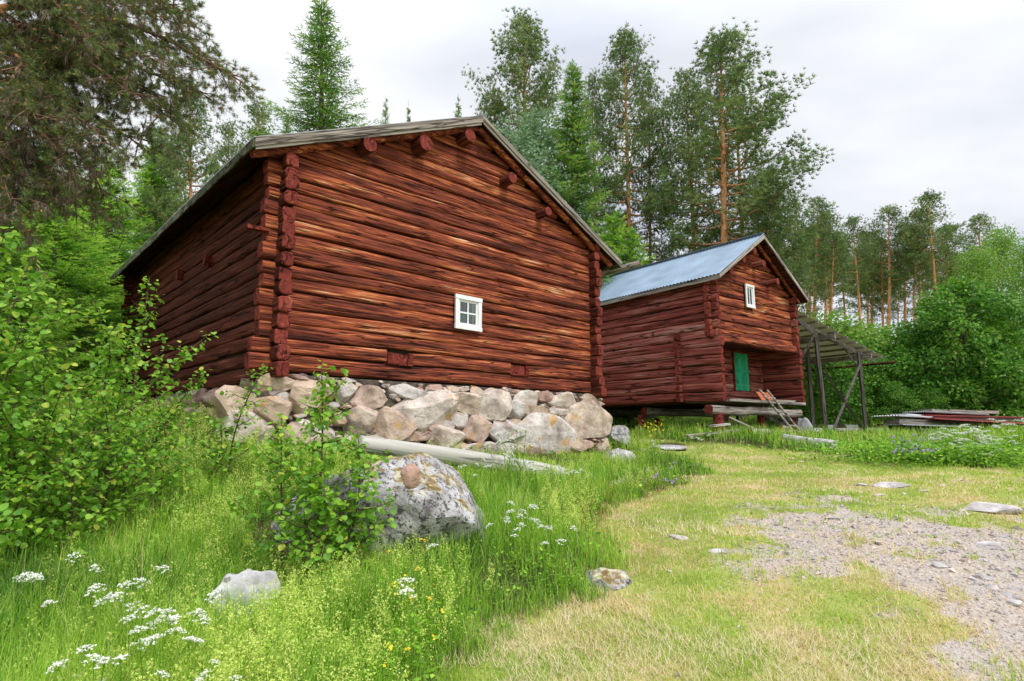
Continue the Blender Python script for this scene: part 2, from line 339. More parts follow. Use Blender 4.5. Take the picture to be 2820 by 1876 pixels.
_A = np.zeros((_n+3, _n+3)); _A[:_n, :_n] = _phi(_d2)+np.eye(_n)*.25; _A[:_n, _n] = 1; _A[:_n, _n+1:] = ctrl[:, :2]; _A[_n, :_n] = 1; _A[_n+1:, :_n] = ctrl[:, :2].T
_W = np.linalg.solve(_A, np.concatenate([ctrl[:, 2], [0, 0, 0]]))
def gz(x, y, fine=True):
    x = np.asarray(x, float); y = np.asarray(y, float); sh = np.broadcast(x, y).shape
    X = np.broadcast_to(x, sh).ravel(); Y = np.broadcast_to(y, sh).ravel(); out = np.empty(len(X))
    for i in range(0, len(X), 40000):
        xx, yy = X[i:i+40000], Y[i:i+40000]
        r = np.hypot(xx, yy-20); k = np.minimum(1, 55/np.maximum(r, 1e-6)); cx_, cy_ = xx*k, 20+(yy-20)*k
        d2 = (cx_[:, None]-ctrl[None, :, 0])**2+(cy_[:, None]-ctrl[None, :, 1])**2
        z = _phi(d2)@_W[:_n]+_W[_n]+_W[_n+1]*cx_+_W[_n+2]*cy_
        out[i:i+40000] = z
    if fine: out = out + .035*fbm(X*.9, Y*.9, seed=3)+.012*vn(X*4, Y*4, seed=9)
    return out.reshape(sh)
def ghit(u, v, dmax=80):
    r = ray(u, v); t = np.linspace(2.5, dmax, 1500); P = np.array([0, 0, CAM_Z])[None]+r[None]*t[:, None]
    below = P[:, 2] < gz(P[:, 0], P[:, 1]); i = int(np.argmax(below)) if below.any() else 1499
    return P[i]
# gravel patch and mown / tall-grass zones, as outlines on the ground
def poly_px(pts): return np.array([ghit(u, v)[:2] for u, v in pts])
def inpoly(P, x, y):
    x = np.asarray(x); y = np.asarray(y); r = np.zeros(x.shape, bool); n = len(P)
    for i in range(n):
        x1, y1 = P[i]; x2, y2 = P[(i+1) % n]
        if y1 == y2: continue
        c = ((y1 > y) != (y2 > y)) & (x < (x2-x1)*(y-y1)/(y2-y1)+x1); r ^= c
    return r
def sdist(P, x, y):
    """signed distance to outline, positive inside"""
    x = np.asarray(x, float); y = np.asarray(y, float); d = np.full(x.shape, 1e9); n = len(P)
    for i in range(n):
        a = P[i]; b = P[(i+1) % n]; e = b-a; t = np.clip(((x-a[0])*e[0]+(y-a[1])*e[1])/(e@e+1e-9), 0, 1)
        d = np.minimum(d, np.hypot(x-a[0]-t*e[0], y-a[1]-t*e[1]))
    return np.where(inpoly(P, x, y), d, -d)
GRAV = poly_px([(2170, 1440), (2330, 1405), (2560, 1425), (2820, 1450), (2820, 1860), (2680, 1800), (2540, 1690), (2420, 1600), (2290, 1530), (2200, 1490)])
GRAV = np.vstack([GRAV[:4], [[9.5, 6.5], [9, 1.0], [4.5, 1.5]], GRAV[5:]])
# tall meadow on the left, its edge running from the bottom of the picture to the barn's right corner
MEAD = poly_px([(1240, 1860), (1330, 1790), (1400, 1730), (1500, 1670), (1620, 1640), (1690, 1560), (1640, 1460), (1660, 1400), (1780, 1370), (1890, 1335), (1935, 1300), (1880, 1262), (1800, 1240)])
MEAD = np.vstack([MEAD, [[5.2, 16.5], [3.5, 17], [-5, 25], [-30, 25], [-30, -6], [-.4, -6], [-.6, 2]]])
STRIP = poly_px([(1770, 1212), (1900, 1222), (2100, 1236), (2300, 1252), (2450, 1268), (2560, 1285), (2700, 1292), (2790, 1284), (2770, 1262), (2820, 1235)])
STRIP = np.vstack([STRIP, [[30, 17], [45, 40], [0, 45], [3.5, 17]]])

def axis(c, lim, n, b): t = np.linspace(-1, 1, n); return c+lim*np.sinh(b*t)/math.sinh(b)
gx_ = axis(1.5, 420, 460, 7.0); gy_ = axis(6.5, 420, 460, 7.0)
X, Y = np.meshgrid(gx_, gy_, indexing='ij'); Z = gz(X, Y)
mb = MB(); i, j = np.meshgrid(np.arange(459), np.arange(459), indexing='ij'); q = i*460+j
gfun = lambda x_, y_: np.clip(sdist(GRAV, x_, y_)/1.3+.62+.55*fbm(x_*1.3, y_*1.3, seed=21)+.45*fbm(x_*4, y_*4, seed=22, o=2), 0, 1)
gmask = gfun(X, Y)
mmask = np.clip(np.maximum(sdist(MEAD, X, Y), sdist(STRIP, X, Y))/.3+.5, 0, 1)
mb.add(np.stack([X, Y, Z], -1).reshape(-1, 3), np.stack([q, q+460, q+461, q+1], -1).reshape(-1, 4), gmask.ravel(), smooth=True)
def groundmat():
    m, n, L = newmat('ground_soil_grass_gravel'); c = n('ShaderNodeTexCoord')
    def nz_(s, det=4, ro=.6): t = n('ShaderNodeTexNoise'); t.inputs['Scale'].default_value = s; t.inputs['Detail'].default_value = det; t.inputs['Roughness'].default_value = ro; L(c.outputs['Object'], t.inputs['Vector']); return t.outputs[0]
    g = nz_(1.1, 6); r = n('ShaderNodeValToRGB'); ramp(r, [(.30, (.17, .23, .045)), (.48, (.30, .34, .09)), (.58, (.42, .35, .17)), (.72, (.56, .43, .27))]); L(g, r.inputs[0])
    vo = n('ShaderNodeTexVoronoi'); vo.inputs['Scale'].default_value = 55; L(c.outputs['Object'], vo.inputs['Vector'])
    r2 = n('ShaderNodeValToRGB'); ramp(r2, [(.0, (.20, .175, .15)), (.5, (.42, .375, .33)), (1, (.62, .57, .52))]); L(vo.outputs['Color'], r2.inputs[0])
    r4 = n('ShaderNodeValToRGB'); ramp(r4, [(.38, (.48, .37, .26)), (.56, (.42, .375, .34))]); L(nz_(2.2, 5), r4.inputs[0])
    mg = n('ShaderNodeMix', data_type='RGBA'); mg.inputs[0].default_value = .5; L(r2.outputs[0], mg.inputs['A']); L(r4.outputs[0], mg.inputs['B'])
    f = nz_(60, 3); mu = n('ShaderNodeMix', data_type='RGBA', blend_type='OVERLAY'); mu.inputs[0].default_value = .5; L(r.outputs[0], mu.inputs['A']); L(f, mu.inputs['B'])
    a = n('ShaderNodeAttribute', attribute_name='tint'); e = nz_(7, 4); q_ = n('ShaderNodeMath', operation='MULTIPLY_ADD'); q_.inputs[1].default_value = .8; L(e, q_.inputs[0]); L(a.outputs['Fac'], q_.inputs[2])
    mr = n('ShaderNodeMapRange'); mr.inputs['From Min'].default_value = .78; mr.inputs['From Max'].default_value = .98; L(q_.outputs[0], mr.inputs['Value'])
    mi = n('ShaderNodeMix', data_type='RGBA'); L(mr.outputs[0], mi.inputs[0]); L(mu.outputs['Result'], mi.inputs['A']); L(mg.outputs['Result'], mi.inputs['B'])
    am = n('ShaderNodeAttribute', attribute_name='mead'); r5 = n('ShaderNodeValToRGB'); ramp(r5, [(.35, (.035, .045, .015)), (.6, (.10, .075, .035)), (.8, (.20, .15, .08))]); L(nz_(5, 4), r5.inputs[0])
    mj = n('ShaderNodeMix', data_type='RGBA'); L(am.outputs['Fac'], mj.inputs[0]); L(mi.outputs['Result'], mj.inputs['A']); L(r5.outputs[0], mj.inputs['B']); mi = mj
    p = n('ShaderNodeBsdfPrincipled'); p.inputs['Roughness'].default_value = .95; p.inputs['Specular IOR Level'].default_value = .1; L(mi.outputs['Result'], p.inputs['Base Color'])
    b = n('ShaderNodeBump'); b.inputs['Strength'].default_value = .7; b.inputs['Distance'].default_value = .015; L(vo.outputs['Distance'], b.inputs['Height']); L(b.outputs[0], p.inputs['Normal'])
    o = n('ShaderNodeOutputMaterial'); L(p.outputs[0], o.inputs[0]); return m
go = mb.build('ground', groundmat()); tag(go, kind='structure'); at2 = go.data.attributes.new('mead', 'FLOAT', 'POINT'); at2.data.foreach_set('value', mmask.ravel().astype(np.float32))

# ------------------------------------------------------------------ log construction
def log(mb, ax, p, q, h, th, seed, mat=0, endmat=1, tint=None, up=None, dz=None, sag=.012, rough=.008, k=5.0, zlim=None):
    """one hewn log between p and q (local), ax 0 = along x, 1 = along y; superellipse section, wavering edges"""
    p, q = np.array(p, float), np.array(q, float); L = np.linalg.norm(q-p); n = max(4, int(L/.10)); ns = 18
    t = np.linspace(0, 1, n); s = t*L
    a = (np.arange(ns)+.5)/ns*2*np.pi; ca, sa = np.cos(a), np.sin(a)
    cx_ = np.sign(ca)*np.abs(ca)**(2/k); cz_ = np.sign(sa)*np.abs(sa)**(2/k)
    hh = (h/2)*(.955+.05*vn(s*.7, seed, 1)+.04*vn(s*2.7, seed, 2)); zc = .018*vn(s*.45, seed, 3)+sag*vn(s*1.3, seed, 4)
    tt = (th/2)*(1+.06*vn(s*.6, seed, 5))
    S, A = np.meshgrid(s, np.arange(ns), indexing='ij')
    rgh = 1+rough/.11*(fbm(S*1.3, A*.75+seed*3, seed, 6, 3))+.05*vn(S*.35, A*.55, seed, 8)
    off = cx_[None, :]*tt[:, None]*rgh; ver = cz_[None, :]*hh[:, None]*(1+.03*(rgh-1))+zc[:, None]
    C = p[None]+(q-p)[None]*t[:, None]; V = np.repeat(C[:, None, :], ns, 1)
    V[..., 1 if ax == 0 else 0] += off; V[..., 2] += ver
    if zlim is not None: V[..., 2] = np.minimum(V[..., 2], zlim(V[..., 0]))
    K, I = np.meshgrid(np.arange(n-1), np.arange(ns), indexing='ij'); J = (I+1) % ns
    F = np.stack([K*ns+I, K*ns+J, (K+1)*ns+J, (K+1)*ns+I], -1).reshape(-1, 4)
    if ax == 1: F = F[:, ::-1]
    tint = (seed*.6180339) % 1 if tint is None else tint
    mb.add(V.reshape(-1, 3), F, tint, mat, True)
    for e, sg in ((0, -1), (n-1, 1)):
        ring = V[e]; c = ring.mean(0); ring2 = c+(ring-c)*.86; axis_ = 1 if ax == 1 else 0; ring2 = ring2.copy(); ring2[:, axis_] += sg*.012
        c2 = c.copy(); c2[axis_] += sg*.014
        f1 = np.array([[i, (i+1) % ns, ns+(i+1) % ns, ns+i] for i in range(ns)]); f2 = np.array([[ns+i, ns+(i+1) % ns, 2*ns] for i in range(ns)])
        if sg < 0: f1 = f1[:, ::-1]; f2 = f2[:, ::-1]
        if ax == 1: f1 = f1[:, ::-1]; f2 = f2[:, ::-1]
        mb.add(np.vstack([ring, ring2, c2[None]]), [f1, f2], tint, endmat, False)
def local(o, parent): o.parent = parent; return o

# ================================================================== the big log barn
W, D, H = 8.006, 11.1, 3.72
barn = empty('log_barn', BF.o, BF.yaw)
tag(barn, 'large red-tarred log barn with a low gable roof, standing on a dry-stone foundation', 'barn')
SL = .468; RT = 5.83                                  # roof slope, roof top at the ridge
def rtop(a): return RT-SL*abs(a-W/2)
hs = np.array([.30, .24, .27, .25, .29, .24, .22, .28, .25, .23, .27, .24, .22, .24, .20]); hs = hs/hs.sum()*H
fb = np.concatenate([[0], np.cumsum(hs)])
nseed = 0
def rows_front(): return [(fb[i], fb[i+1]) for i in range(len(hs))]
winA, winH = BF.hit(1276, 866)                        # window centre on the front wall
notches = [BF.hit(1095, 1013), BF.hit(1425, 1037)]
for wall, b0 in (('front', 0.0), ('back', D)):
    mb = MB()
    for i, (z0, z1) in enumerate(rows_front()):
        fl = .30+.03*math.sin(i*2.1)+.14*max(0, (2.2-i)/3)
        zc = (z0+z1)/2; segs = [(-fl, W+fl)]
        if wall == 'front' and i == 1: # cut-outs low in the wall
            cuts = [(na-.30, na+.28) for na, nh in notches]; segs = []; x0 = -fl
            for c0, c1 in cuts: segs.append((x0, c0)); x0 = c1
            segs.append((x0, W+fl))
        for s0, s1 in segs: log(mb, 0, (s0, b0+rng.normal(0, .006), zc), (s1, b0+rng.normal(0, .006), zc), (z1-z0)*1.0, .2, i*7+(0 if wall == 'front' else 50), tint=[.35, .6, .25, .7, .45, .8, .3, .62, .5, .9, .2, .85, .55, .4, .65][i])
    z = H; g = 0
    gh = [.27, .25, .28, .24, .26, .25, .24]
    while z < RT-.42 and g < 7:
        z1 = z+gh[g]; zc = (z+z1)/2
        half = (RT-.24-zc)/SL+.12
        log(mb, 0, (max(-.3, W/2-half), b0, zc), (min(W+.3, W/2+half), b0, zc), (z1-z)*1.02, .2, 100+g*3+(0 if wall == 'front' else 50), tint=[.5, .1, .42, .3, .55, .2, .4][g],
            zlim=lambda xx: RT-.20-SL*np.abs(xx-W/2))
        z = z1; g += 1
    o = mb.build('gable_wall', [M['front'], M['end']], barn)
    if wall == 'front': tag(o, 'sun-burnt orange and dark brown log gable wall')
sb = fb-np.concatenate([[0], hs])[:len(fb)]*.5; sb = np.append(fb[0]-.10, (fb[:-1]+fb[1:])/2); 
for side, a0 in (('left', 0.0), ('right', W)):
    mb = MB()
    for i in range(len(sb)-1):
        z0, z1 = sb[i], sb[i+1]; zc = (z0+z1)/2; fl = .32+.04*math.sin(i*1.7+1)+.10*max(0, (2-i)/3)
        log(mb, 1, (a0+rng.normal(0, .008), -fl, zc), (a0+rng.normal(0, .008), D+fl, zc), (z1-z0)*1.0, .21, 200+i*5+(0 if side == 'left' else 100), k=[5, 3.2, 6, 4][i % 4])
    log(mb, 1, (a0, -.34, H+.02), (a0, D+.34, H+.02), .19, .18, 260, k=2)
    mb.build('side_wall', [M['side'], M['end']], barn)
# pegs on the left wall
for (u, v) in ((580, 720), (502, 758)):
    b_, h_ = BF.hitx(u, v, -.12); mb = MB(); mb.box((-.16, b_, h_), (.16, .10, .22), tint=.3, jit=.012); mb.build('peg', M['end'], barn)
b_, h_ = BF.hitx(690, 661, -.3); mb = MB(); mb.box((-.42, -.12, h_), (.34, .13, .06), tint=.4, jit=.008); mb.build('plank_stub', M['end'], barn)
# back plates of the two low cut-outs
for k_, (na, nh) in enumerate(notches):
    mb = MB(); mb.box((na-.04, -.01, fb[1]+.10), (.44, .09, .20), tint=.4+.1*k_, jit=.008); mb.box((na+.22, -.05, fb[1]+.12), (.09, .08, .2), tint=.3, jit=.01); mb.box((na-.02, -.085, fb[1]-.01), (.54, .10, .03), tint=.5, jit=.006); mb.build('cut_out_block', M['end'], barn)
# near-black sheets behind the logs, painting the dark interior into the seams
mb = MB()
for y_ in (.06, D-.06): mb.box((W/2, y_, H/2), (W, .05, H)); mb.add([(0.1, y_-.02, H), (W-.1, y_-.02, H), (W/2, y_-.02, RT-.3), (0.1, y_+.02, H), (W-.1, y_+.02, H), (W/2, y_+.02, RT-.3)], [np.array([[0, 1, 2], [5, 4, 3]])])
for x_ in (0, W): mb.box((x_, D/2, H/2), (.05, D, H))
mb.build('dark_seam_backing', M['dark'], barn)
# interior floor
mb = MB(); mb.box((W/2, D/2, .1), (W-.3, D-.3, .08)); mb.build('floor', M['soffit'], barn)
# window
def window(parent, a, h, w, hh, b, cols, rows, curtain=None, blue=None, fr=.085):
    wf = MB()
    y = b
    wf.box((a, y-.012, h+hh/2-fr/2), (w+.02, .045, fr)); wf.box((a, y-.012, h-hh/2+fr/2), (w+.02, .045, fr))
    for s in (-1, 1): wf.box((a+s*(w/2-fr/2), y-.006, h), (fr, .04, hh-2*fr-.002))
    o = wf.build('window', M['white'], parent)
    iw, ih = w-2*fr, hh-2*fr; sm = MB(); f2 = .05
    for s in (-1, 1):
        sm.box((a+s*(iw/2-f2/2), y+.02, h), (f2, .03, ih)); sm.box((a, y+.02, h+s*(ih/2-f2/2)), (iw-2*f2, .03, f2))
    for c in range(1, cols): sm.box((a-iw/2+iw*c/cols, y+.02, h), (.032, .026, ih-2*f2))
    for r_ in range(1, rows): sm.box((a, y+.021, h-ih/2+ih*r_/rows), (iw-2*f2, .022, .032))
    sm.build('sash', M['white'], o)
    gl = MB(); gl.box((a, y+.026, h), (iw-.02, .004, ih-.02)); gl.build('pane', M['glass'], o)
    bk = MB(); yb = y+.062
    bk.box((a, yb, h), (iw+.1, .02, ih+.1)); bk.build('dark_room_panel', M['dark'], o)  # near-black panel stands in for the unlit room behind the pane
    if curtain:
        cm = MB(); n_ = 12; xs = np.linspace(a+iw*curtain[0], a+iw*curtain[1], n_)
        V = [(x_, y+.038+.006*math.sin(k_*1.9), h+s*ih/2) for k_, x_ in enumerate(xs) for s in (-1, 1)]
        cm.add(V, np.array([[2*k_, 2*k_+2, 2*k_+3, 2*k_+1] for k_ in range(n_-1)]), smooth=True); cm.build('curtain', M['curtain'], o)
    if blue:
        cm = MB(); cm.box((a-iw*.25, y+.042, h-ih*.25), (iw*.42, .01, ih*.42)); cm.build('cloth', M['bluecloth'], o)
    return o
tag(window(barn, winA, winH, .69, .71, -.165, 2, 2, curtain=(.26, .5), blue=True), 'small white four-pane window')
# window hole backing: darken the logs behind by a recessed box is not needed, the pane stands proud of the wall
# purlins
pur = [(1018, 398), (1172, 394), (1294, 374), (1411, 490), (1509, 582)]
for k_, (u, v) in enumerate(pur):
    a, h = BF.hit(u, v, -.42); mb = MB(); r_ = [.135, .155, .14, .125, .105][k_]
    h = min(h, rtop(a)-.16-r_); n_ = 14
    P = [(a+.01*math.sin(i), -.44+i*.25, h) for i in range(4)]+[(a, D/2, h), (a, D+.4, h)]
    mb.tube(P, [r_*.97, r_, r_, r_, r_, r_], 12, .3+.1*k_, 0, wob=.06, capmat=1, seed=k_)
    mb.build('purlin', [M['side'], M['end']], barn)
a, h = BF.hit(780, 421, -.42)
# sloping rafter poles just under the roof at the gable ends
for s in (-1, 1):
    for b0 in (-.24, D+.24):
        P = []
        for t in np.linspace(0, 1, 9):
            a = W/2+s*(t*4.62+.02); P.append((a, b0+.01*math.sin(t*9), rtop(a)-.145-.085*1.08+.01*math.sin(t*13)))
        mb = MB(); mb.tube(P, .075, 10, .5, 0, wob=.05, capmat=1); mb.build('rafter_pole', [M['front'], M['end']], barn)
# roof: board layer, metal sheet, barge boards, fascia
OL, OR_, OF = .66, .86, .42
roof = MB()
def slopequad(mb, a0, a1, b0, b1, z_off, thick, tint=.5, mat=0, zf=rtop):
    V = []
    for a in (a0, a1):
        for b in (b0, b1):
            for dz in (0, -thick): V.append((a, b, zf(a)+z_off+dz))
    mb.add(V, np.array([[0, 4, 6, 2], [1, 3, 7, 5], [0, 2, 3, 1], [4, 5, 7, 6], [0, 1, 5, 4], [2, 6, 7, 3]]), tint, mat)
for s in (-1, 1):
    end = W/2+(OL if s < 0 else OR_); x = 0.02; k_ = 0
    while x < end-.02:
        x1 = min(end, x+.19)
        slopequad(roof, W/2+s*x, W/2+s*(x1-.006), -OF, D+OF, -.045-.004*(k_ % 2), .03, (k_*.37) % 1, 0); x = x1; k_ += 1
ro = roof.build('roof', [M['soffit']], barn)
sh = MB()
for s in (-1, 1):
    end = W/2+(OL if s < 0 else OR_)+.03
    for k_ in range(14):
        b0 = -OF-.03+(D+2*OF+.06)*k_/14; b1 = -OF-.03+(D+2*OF+.06)*(k_+1)/14
        slopequad(sh, W/2+s*.001, W/2+s*end, b0+.004, b1, -.02-.003*(k_ % 2), .012, k_/14)
slopequad(sh, W/2-.12, W/2, -OF-.035, D+OF, .004, .01); slopequad(sh, W/2, W/2+.12, -OF-.035, D+OF, .004, .01)
sh.build('roof_sheet', M['sheet'], ro)
for s in (-1, 1):
    end = W/2+(OL if s < 0 else OR_)
    for b0 in (-OF-.016, D+OF+.016):
        mb = MB(); wv = .155 if s < 0 else .10
        ns_ = 20
        for e0, e1, zo, th_, bo in ((.0, end, -.030, wv, 0), (.03, end-.02, -.030-wv*.75, .09, .022)):
            xs = np.linspace(e0, e1, ns_); V = []
            for x in xs:
                a = W/2+s*x; w_ = .006*vn(x*3, 1, seed=int(th_*100))
                for bb in (-.014, .014):
                    for dz in (0, -th_): V.append((a, b0+bo*(1 if b0 < 0 else -1)+bb, rtop(a)+zo+dz+(w_ if dz else 0)))
            F = []
            for i in range(ns_-1):
                p_ = 4*i; F += [[p_, p_+4, p_+6, p_+2], [p_+1, p_+3, p_+7, p_+5], [p_, p_+1, p_+5, p_+4], [p_+2, p_+6, p_+7, p_+3]]
            F += [[0, 2, 3, 1], [4*ns_-4, 4*ns_-3, 4*ns_-1, 4*ns_-2]]
            mb.add(V, np.array(F), .35+.3*(e0 > 0))
        mb.build('barge_board', BB['barn', s], ro)
    a = W/2+s*(end+.012); mb = MB(); mb.bar((a, -OF, rtop(a)-.115), (a, D+OF, rtop(a)-.115), .028, .15, .5, upv=(0, 0, 1), jit=.004)
    mb.build('eave_fascia', M['mossy'], ro)

# ================================================================== dry-stone foundation
M['stone'] = rockmat('foundation_stone', [(.1, (.30, .26, .24)), (.4, (.50, .46, .43)), (.7, (.66, .62, .59)), (1, (.80, .78, .76))], scale=3.2, bump=.8,
                     tintramp=[(0, (.74, .74, .78)), (.2, (1, .98, 1)), (.4, (.98, .88, .80)), (.55, (.95, .78, .62)), (.7, (.84, .68, .62)), (.85, (.78, .52, .46)), (1, (.42, .40, .42))], lichen=(3.2, .585, (.56, .33, .12)), spots=.55, spotcol=(.16, .13, .11), spotscale=14, spotthr=.60)
M['granite'] = rockmat('pale_granite', [(.15, (.26, .25, .26)), (.5, (.44, .43, .45)), (.85, (.66, .65, .67))], scale=5, spots=.8, spotcol=(.14, .13, .12), spotscale=9, spotthr=.60, bump=.5)
M['slab'] = rockmat('ground_stone', [(.15, (.30, .28, .28)), (.5, (.46, .43, .43)), (.85, (.62, .59, .59))], scale=7, spots=.5, spotcol=(.22, .19, .15), spotscale=11, spotthr=.58, bump=.5)
M['lichenrock'] = rockmat('lichened_boulder', [(.1, (.16, .15, .16)), (.4, (.34, .33, .34)), (.65, (.50, .49, .51)), (1, (.68, .67, .68))], scale=5, spots=.85, spotcol=(.045, .042, .042), spotscale=24, spotthr=.53, lichen=(6, .60, (.30, .26, .23)),
                         moss=(1.06, [(.40, (.16, .12, .03)), (.50, (.28, .20, .10)), (.58, (.50, .47, .33)), (.7, (.66, .64, .50))]), bump=1.0)
def ico(sub):
    import bmesh
    b = bmesh.new(); bmesh.ops.create_icosphere(b, subdivisions=sub, radius=1)
    v = np.array([x.co[:] for x in b.verts]); f = np.array([[y.index for y in x.verts] for x in b.faces]); b.free(); return v, f
ICO = {k: ico(k) for k in (1, 2, 3, 4, 5)}
def rockshape(sub, seed, cuts=10, lo=.55, noise=.07, fine=.02, flat=None):
    v, f = ICO[sub]; v = v.copy(); r = np.random.default_rng(seed)
    for k in range(cuts):
        n = nrm(r.normal(size=3)); d = r.uniform(lo, .95); e = np.maximum(v@n-d, 0); v = v-e[:, None]*n
    v = v*(1+noise*fbm(v[:, 0]*1.5, v[:, 1]*1.5, v[:, 2]*1.5+seed*3.3, seed, 3)[:, None]+fine*vn(v[:, 0]*9, v[:, 1]*9, v[:, 2]*9, seed)[:, None])
    m = np.abs(v).max(0); return v/m, f
fnd = empty('stone_foundation', BF.w(0, 0, 0), BF.yaw); tag(fnd, 'dry-stone foundation of big angular grey and orange boulders under the log barn', 'stone wall')
def c4(x, y): return 600+x/2.0496, 900+y/2.05
stones = [(345, 322, 225, 105, .5), (550, 383, 250, 185, .52), (715, 382, 125, 135, .22), (870, 382, 200, 150, .68), (1090, 378, 235, 95, .1), (1165, 482, 390, 245, .3), (1335, 355, 75, 38, .5), (1335, 402, 78, 66, .2),
    (1405, 437, 150, 135, .45), (1472, 378, 66, 84, .42), (1555, 450, 200, 165, .33), (1690, 460, 120, 125, .1), (1622, 392, 95, 66, .15), (1735, 400, 150, 95, .25), (1552, 356, 66, 40, .2), (1842, 395, 84, 62, .8),
    (1965, 417, 200, 92, .36), (2098, 408, 86, 66, .5), (2100, 522, 228, 185, .45), (1902, 480, 76, 44, .2), (1968, 483, 92, 48, .3), (1803, 490, 160, 115, .6), (1382, 540, 92, 112, .2), (1480, 577, 180, 165, .72),
    (1645, 592, 215, 140, .12), (1870, 612, 335, 215, .22), (2022, 668, 84, 112, .5), (1300, 632, 178, 148, .38), (820, 532, 240, 175, .42), (1005, 575, 250, 190, .62), (320, 470, 340, 205, .6), (560, 602, 260, 155, .3),
    (385, 400, 125, 74, .15), (1490, 690, 210, 90, .3), (1760, 690, 150, 90, .7), (1110, 625, 160, 60, .74), (1190, 612, 82, 50, .75), (955, 480, 66, 56, .3), (830, 645, 210, 95, .3),
    (1230, 345, 100, 36, .8), (1880, 375, 60, 30, .3), (640, 300, 60, 24, .8), (430, 640, 300, 170, .45), (150, 570, 240, 190, .3), (250, 720, 260, 130, .2), (110, 440, 220, 180, .6), (600, 720, 260, 110, .25), (742, 300, 80, 30, .1), (470, 285, 110, 34, .75), (1400, 352, 70, 30, .3), (1690, 360, 60, 26, .8), (1310, 560, 90, 60, .25), (1230, 570, 80, 50, .7), (1700, 540, 70, 50, .6), (1590, 520, 80, 40, .3),
    (2050, 600, 90, 60, .65), (690, 520, 90, 80, .6), (250, 600, 200, 110, .4), (2080, 660, 90, 70, .8), (1940, 700, 120, 60, .75), (1640, 700, 130, 80, .25), (1370, 690, 110, 60, .6)]
k_ = 0
for x, y, w_, h_, tt in stones:
    u, v = c4(x, y); a, h = BF.hit(u, v, -.12); bat = .05+.16*max(0, -h)
    a, h = BF.hit(u, v, -.12-bat)
    (a1, _), (a2, _) = BF.hit(u-w_/4.1, v, -.12-bat), BF.hit(u+w_/4.1, v, -.12-bat); (_, h1), (_, h2) = BF.hit(u, v-h_/4.1, -.12-bat), BF.hit(u, v+h_/4.1, -.12-bat)
    sa, sh_ = abs(a2-a1)/2*1.22, abs(h1-h2)/2*1.24; h = min(h, -.02-sh_*.98) if h > -.5 else h
    vv, ff = rockshape(4 if w_ > 120 else 3, 900+k_, 34, .40, .022, .009)
    ang = rng.uniform(-.12, .12); vv = vv@np.array([[math.cos(ang), 0, math.sin(ang)], [0, 1, 0], [-math.sin(ang), 0, math.cos(ang)]]); tl = rng.normal(0, .10, 2); pl = -.50+tl[0]*vv[:, 0]+tl[1]*vv[:, 2]+.035*fbm(vv[:, 0]*3, vv[:, 2]*3, k_*1.7, 5); vv[:, 1] = np.maximum(vv[:, 1], pl)
    sb_ = min(.40, max(.20, min(sa, sh_)*1.2))
    mb = MB(); mb.add(vv*np.array([sa, sb_, sh_])+np.array([a, -.12-bat+.10, h]), ff, tt, smooth=False); o = mb.build('stone', M['stone'], fnd); k_ += 1
# left side, under the side wall
b_ = -.1
for i in range(17):
    w_ = rng.uniform(.45, .85)
    for lv in range(3):
        hh = .50; z = -.17-.38*lv-.16
        vv, ff = rockshape(3, 1200+i*3+lv, 12, .5, .06, .012); mb = MB()
        mb.add(vv*np.array([.25, w_*.56, hh*.52*rng.uniform(.9, 1.15)])+np.array([-.02-.08*lv, b_+w_/2+rng.uniform(-.1, .1), z]), ff, rng.choice([.1, .2, .5, .62, .9, 1.0])); mb.build('stone', M['stone'], fnd)
    b_ += w_*.95
    if b_ > 7: break
mb = MB()                                     # rubble core behind the face stones
n_ = 60; xs = np.linspace(-.05, W+.05, n_)
mb.box((W/2, .0, -.08), (W+.1, .18, .10), tint=.9)
for (x0, x1, y0, y1) in ((-.05, W+.05, -.14, .25), (-.06, .25, .25, D), (W-.25, W+.06, .25, D), (.25, W-.25, D-.3, D)):
    mb.box(((x0+x1)/2, (y0+y1)/2, -.98), (x1-x0, y1-y0, 1.66), tint=.9)
mb.build('rubble_core', rockmat('rubble_core', [(.2, (.05, .04, .035)), (.8, (.16, .13, .11))], scale=9, bump=1), fnd)
sm = MB(); rr = np.random.default_rng(5)      # small chinking stones pressed into the joints
for i in range(420):
    a = rr.uniform(-.1, W+.25); h = -.05-rr.uniform(0, 1.25); s_ = rr.uniform(.03, .085)
    vv, ff = rockshape(2, 3000+i, 14, .35, .03, 0); sm.add(vv*np.array([s_*rr.uniform(1, 1.8), s_, s_*rr.uniform(.6, 1)])+np.array([a, -.10-.15*max(0, -h), h]), ff, rr.choice([.1, .3, .5, .7, .85, 1.0]))
tag(sm.build('chinking_stones', M['stone'], fnd), kind='stuff')

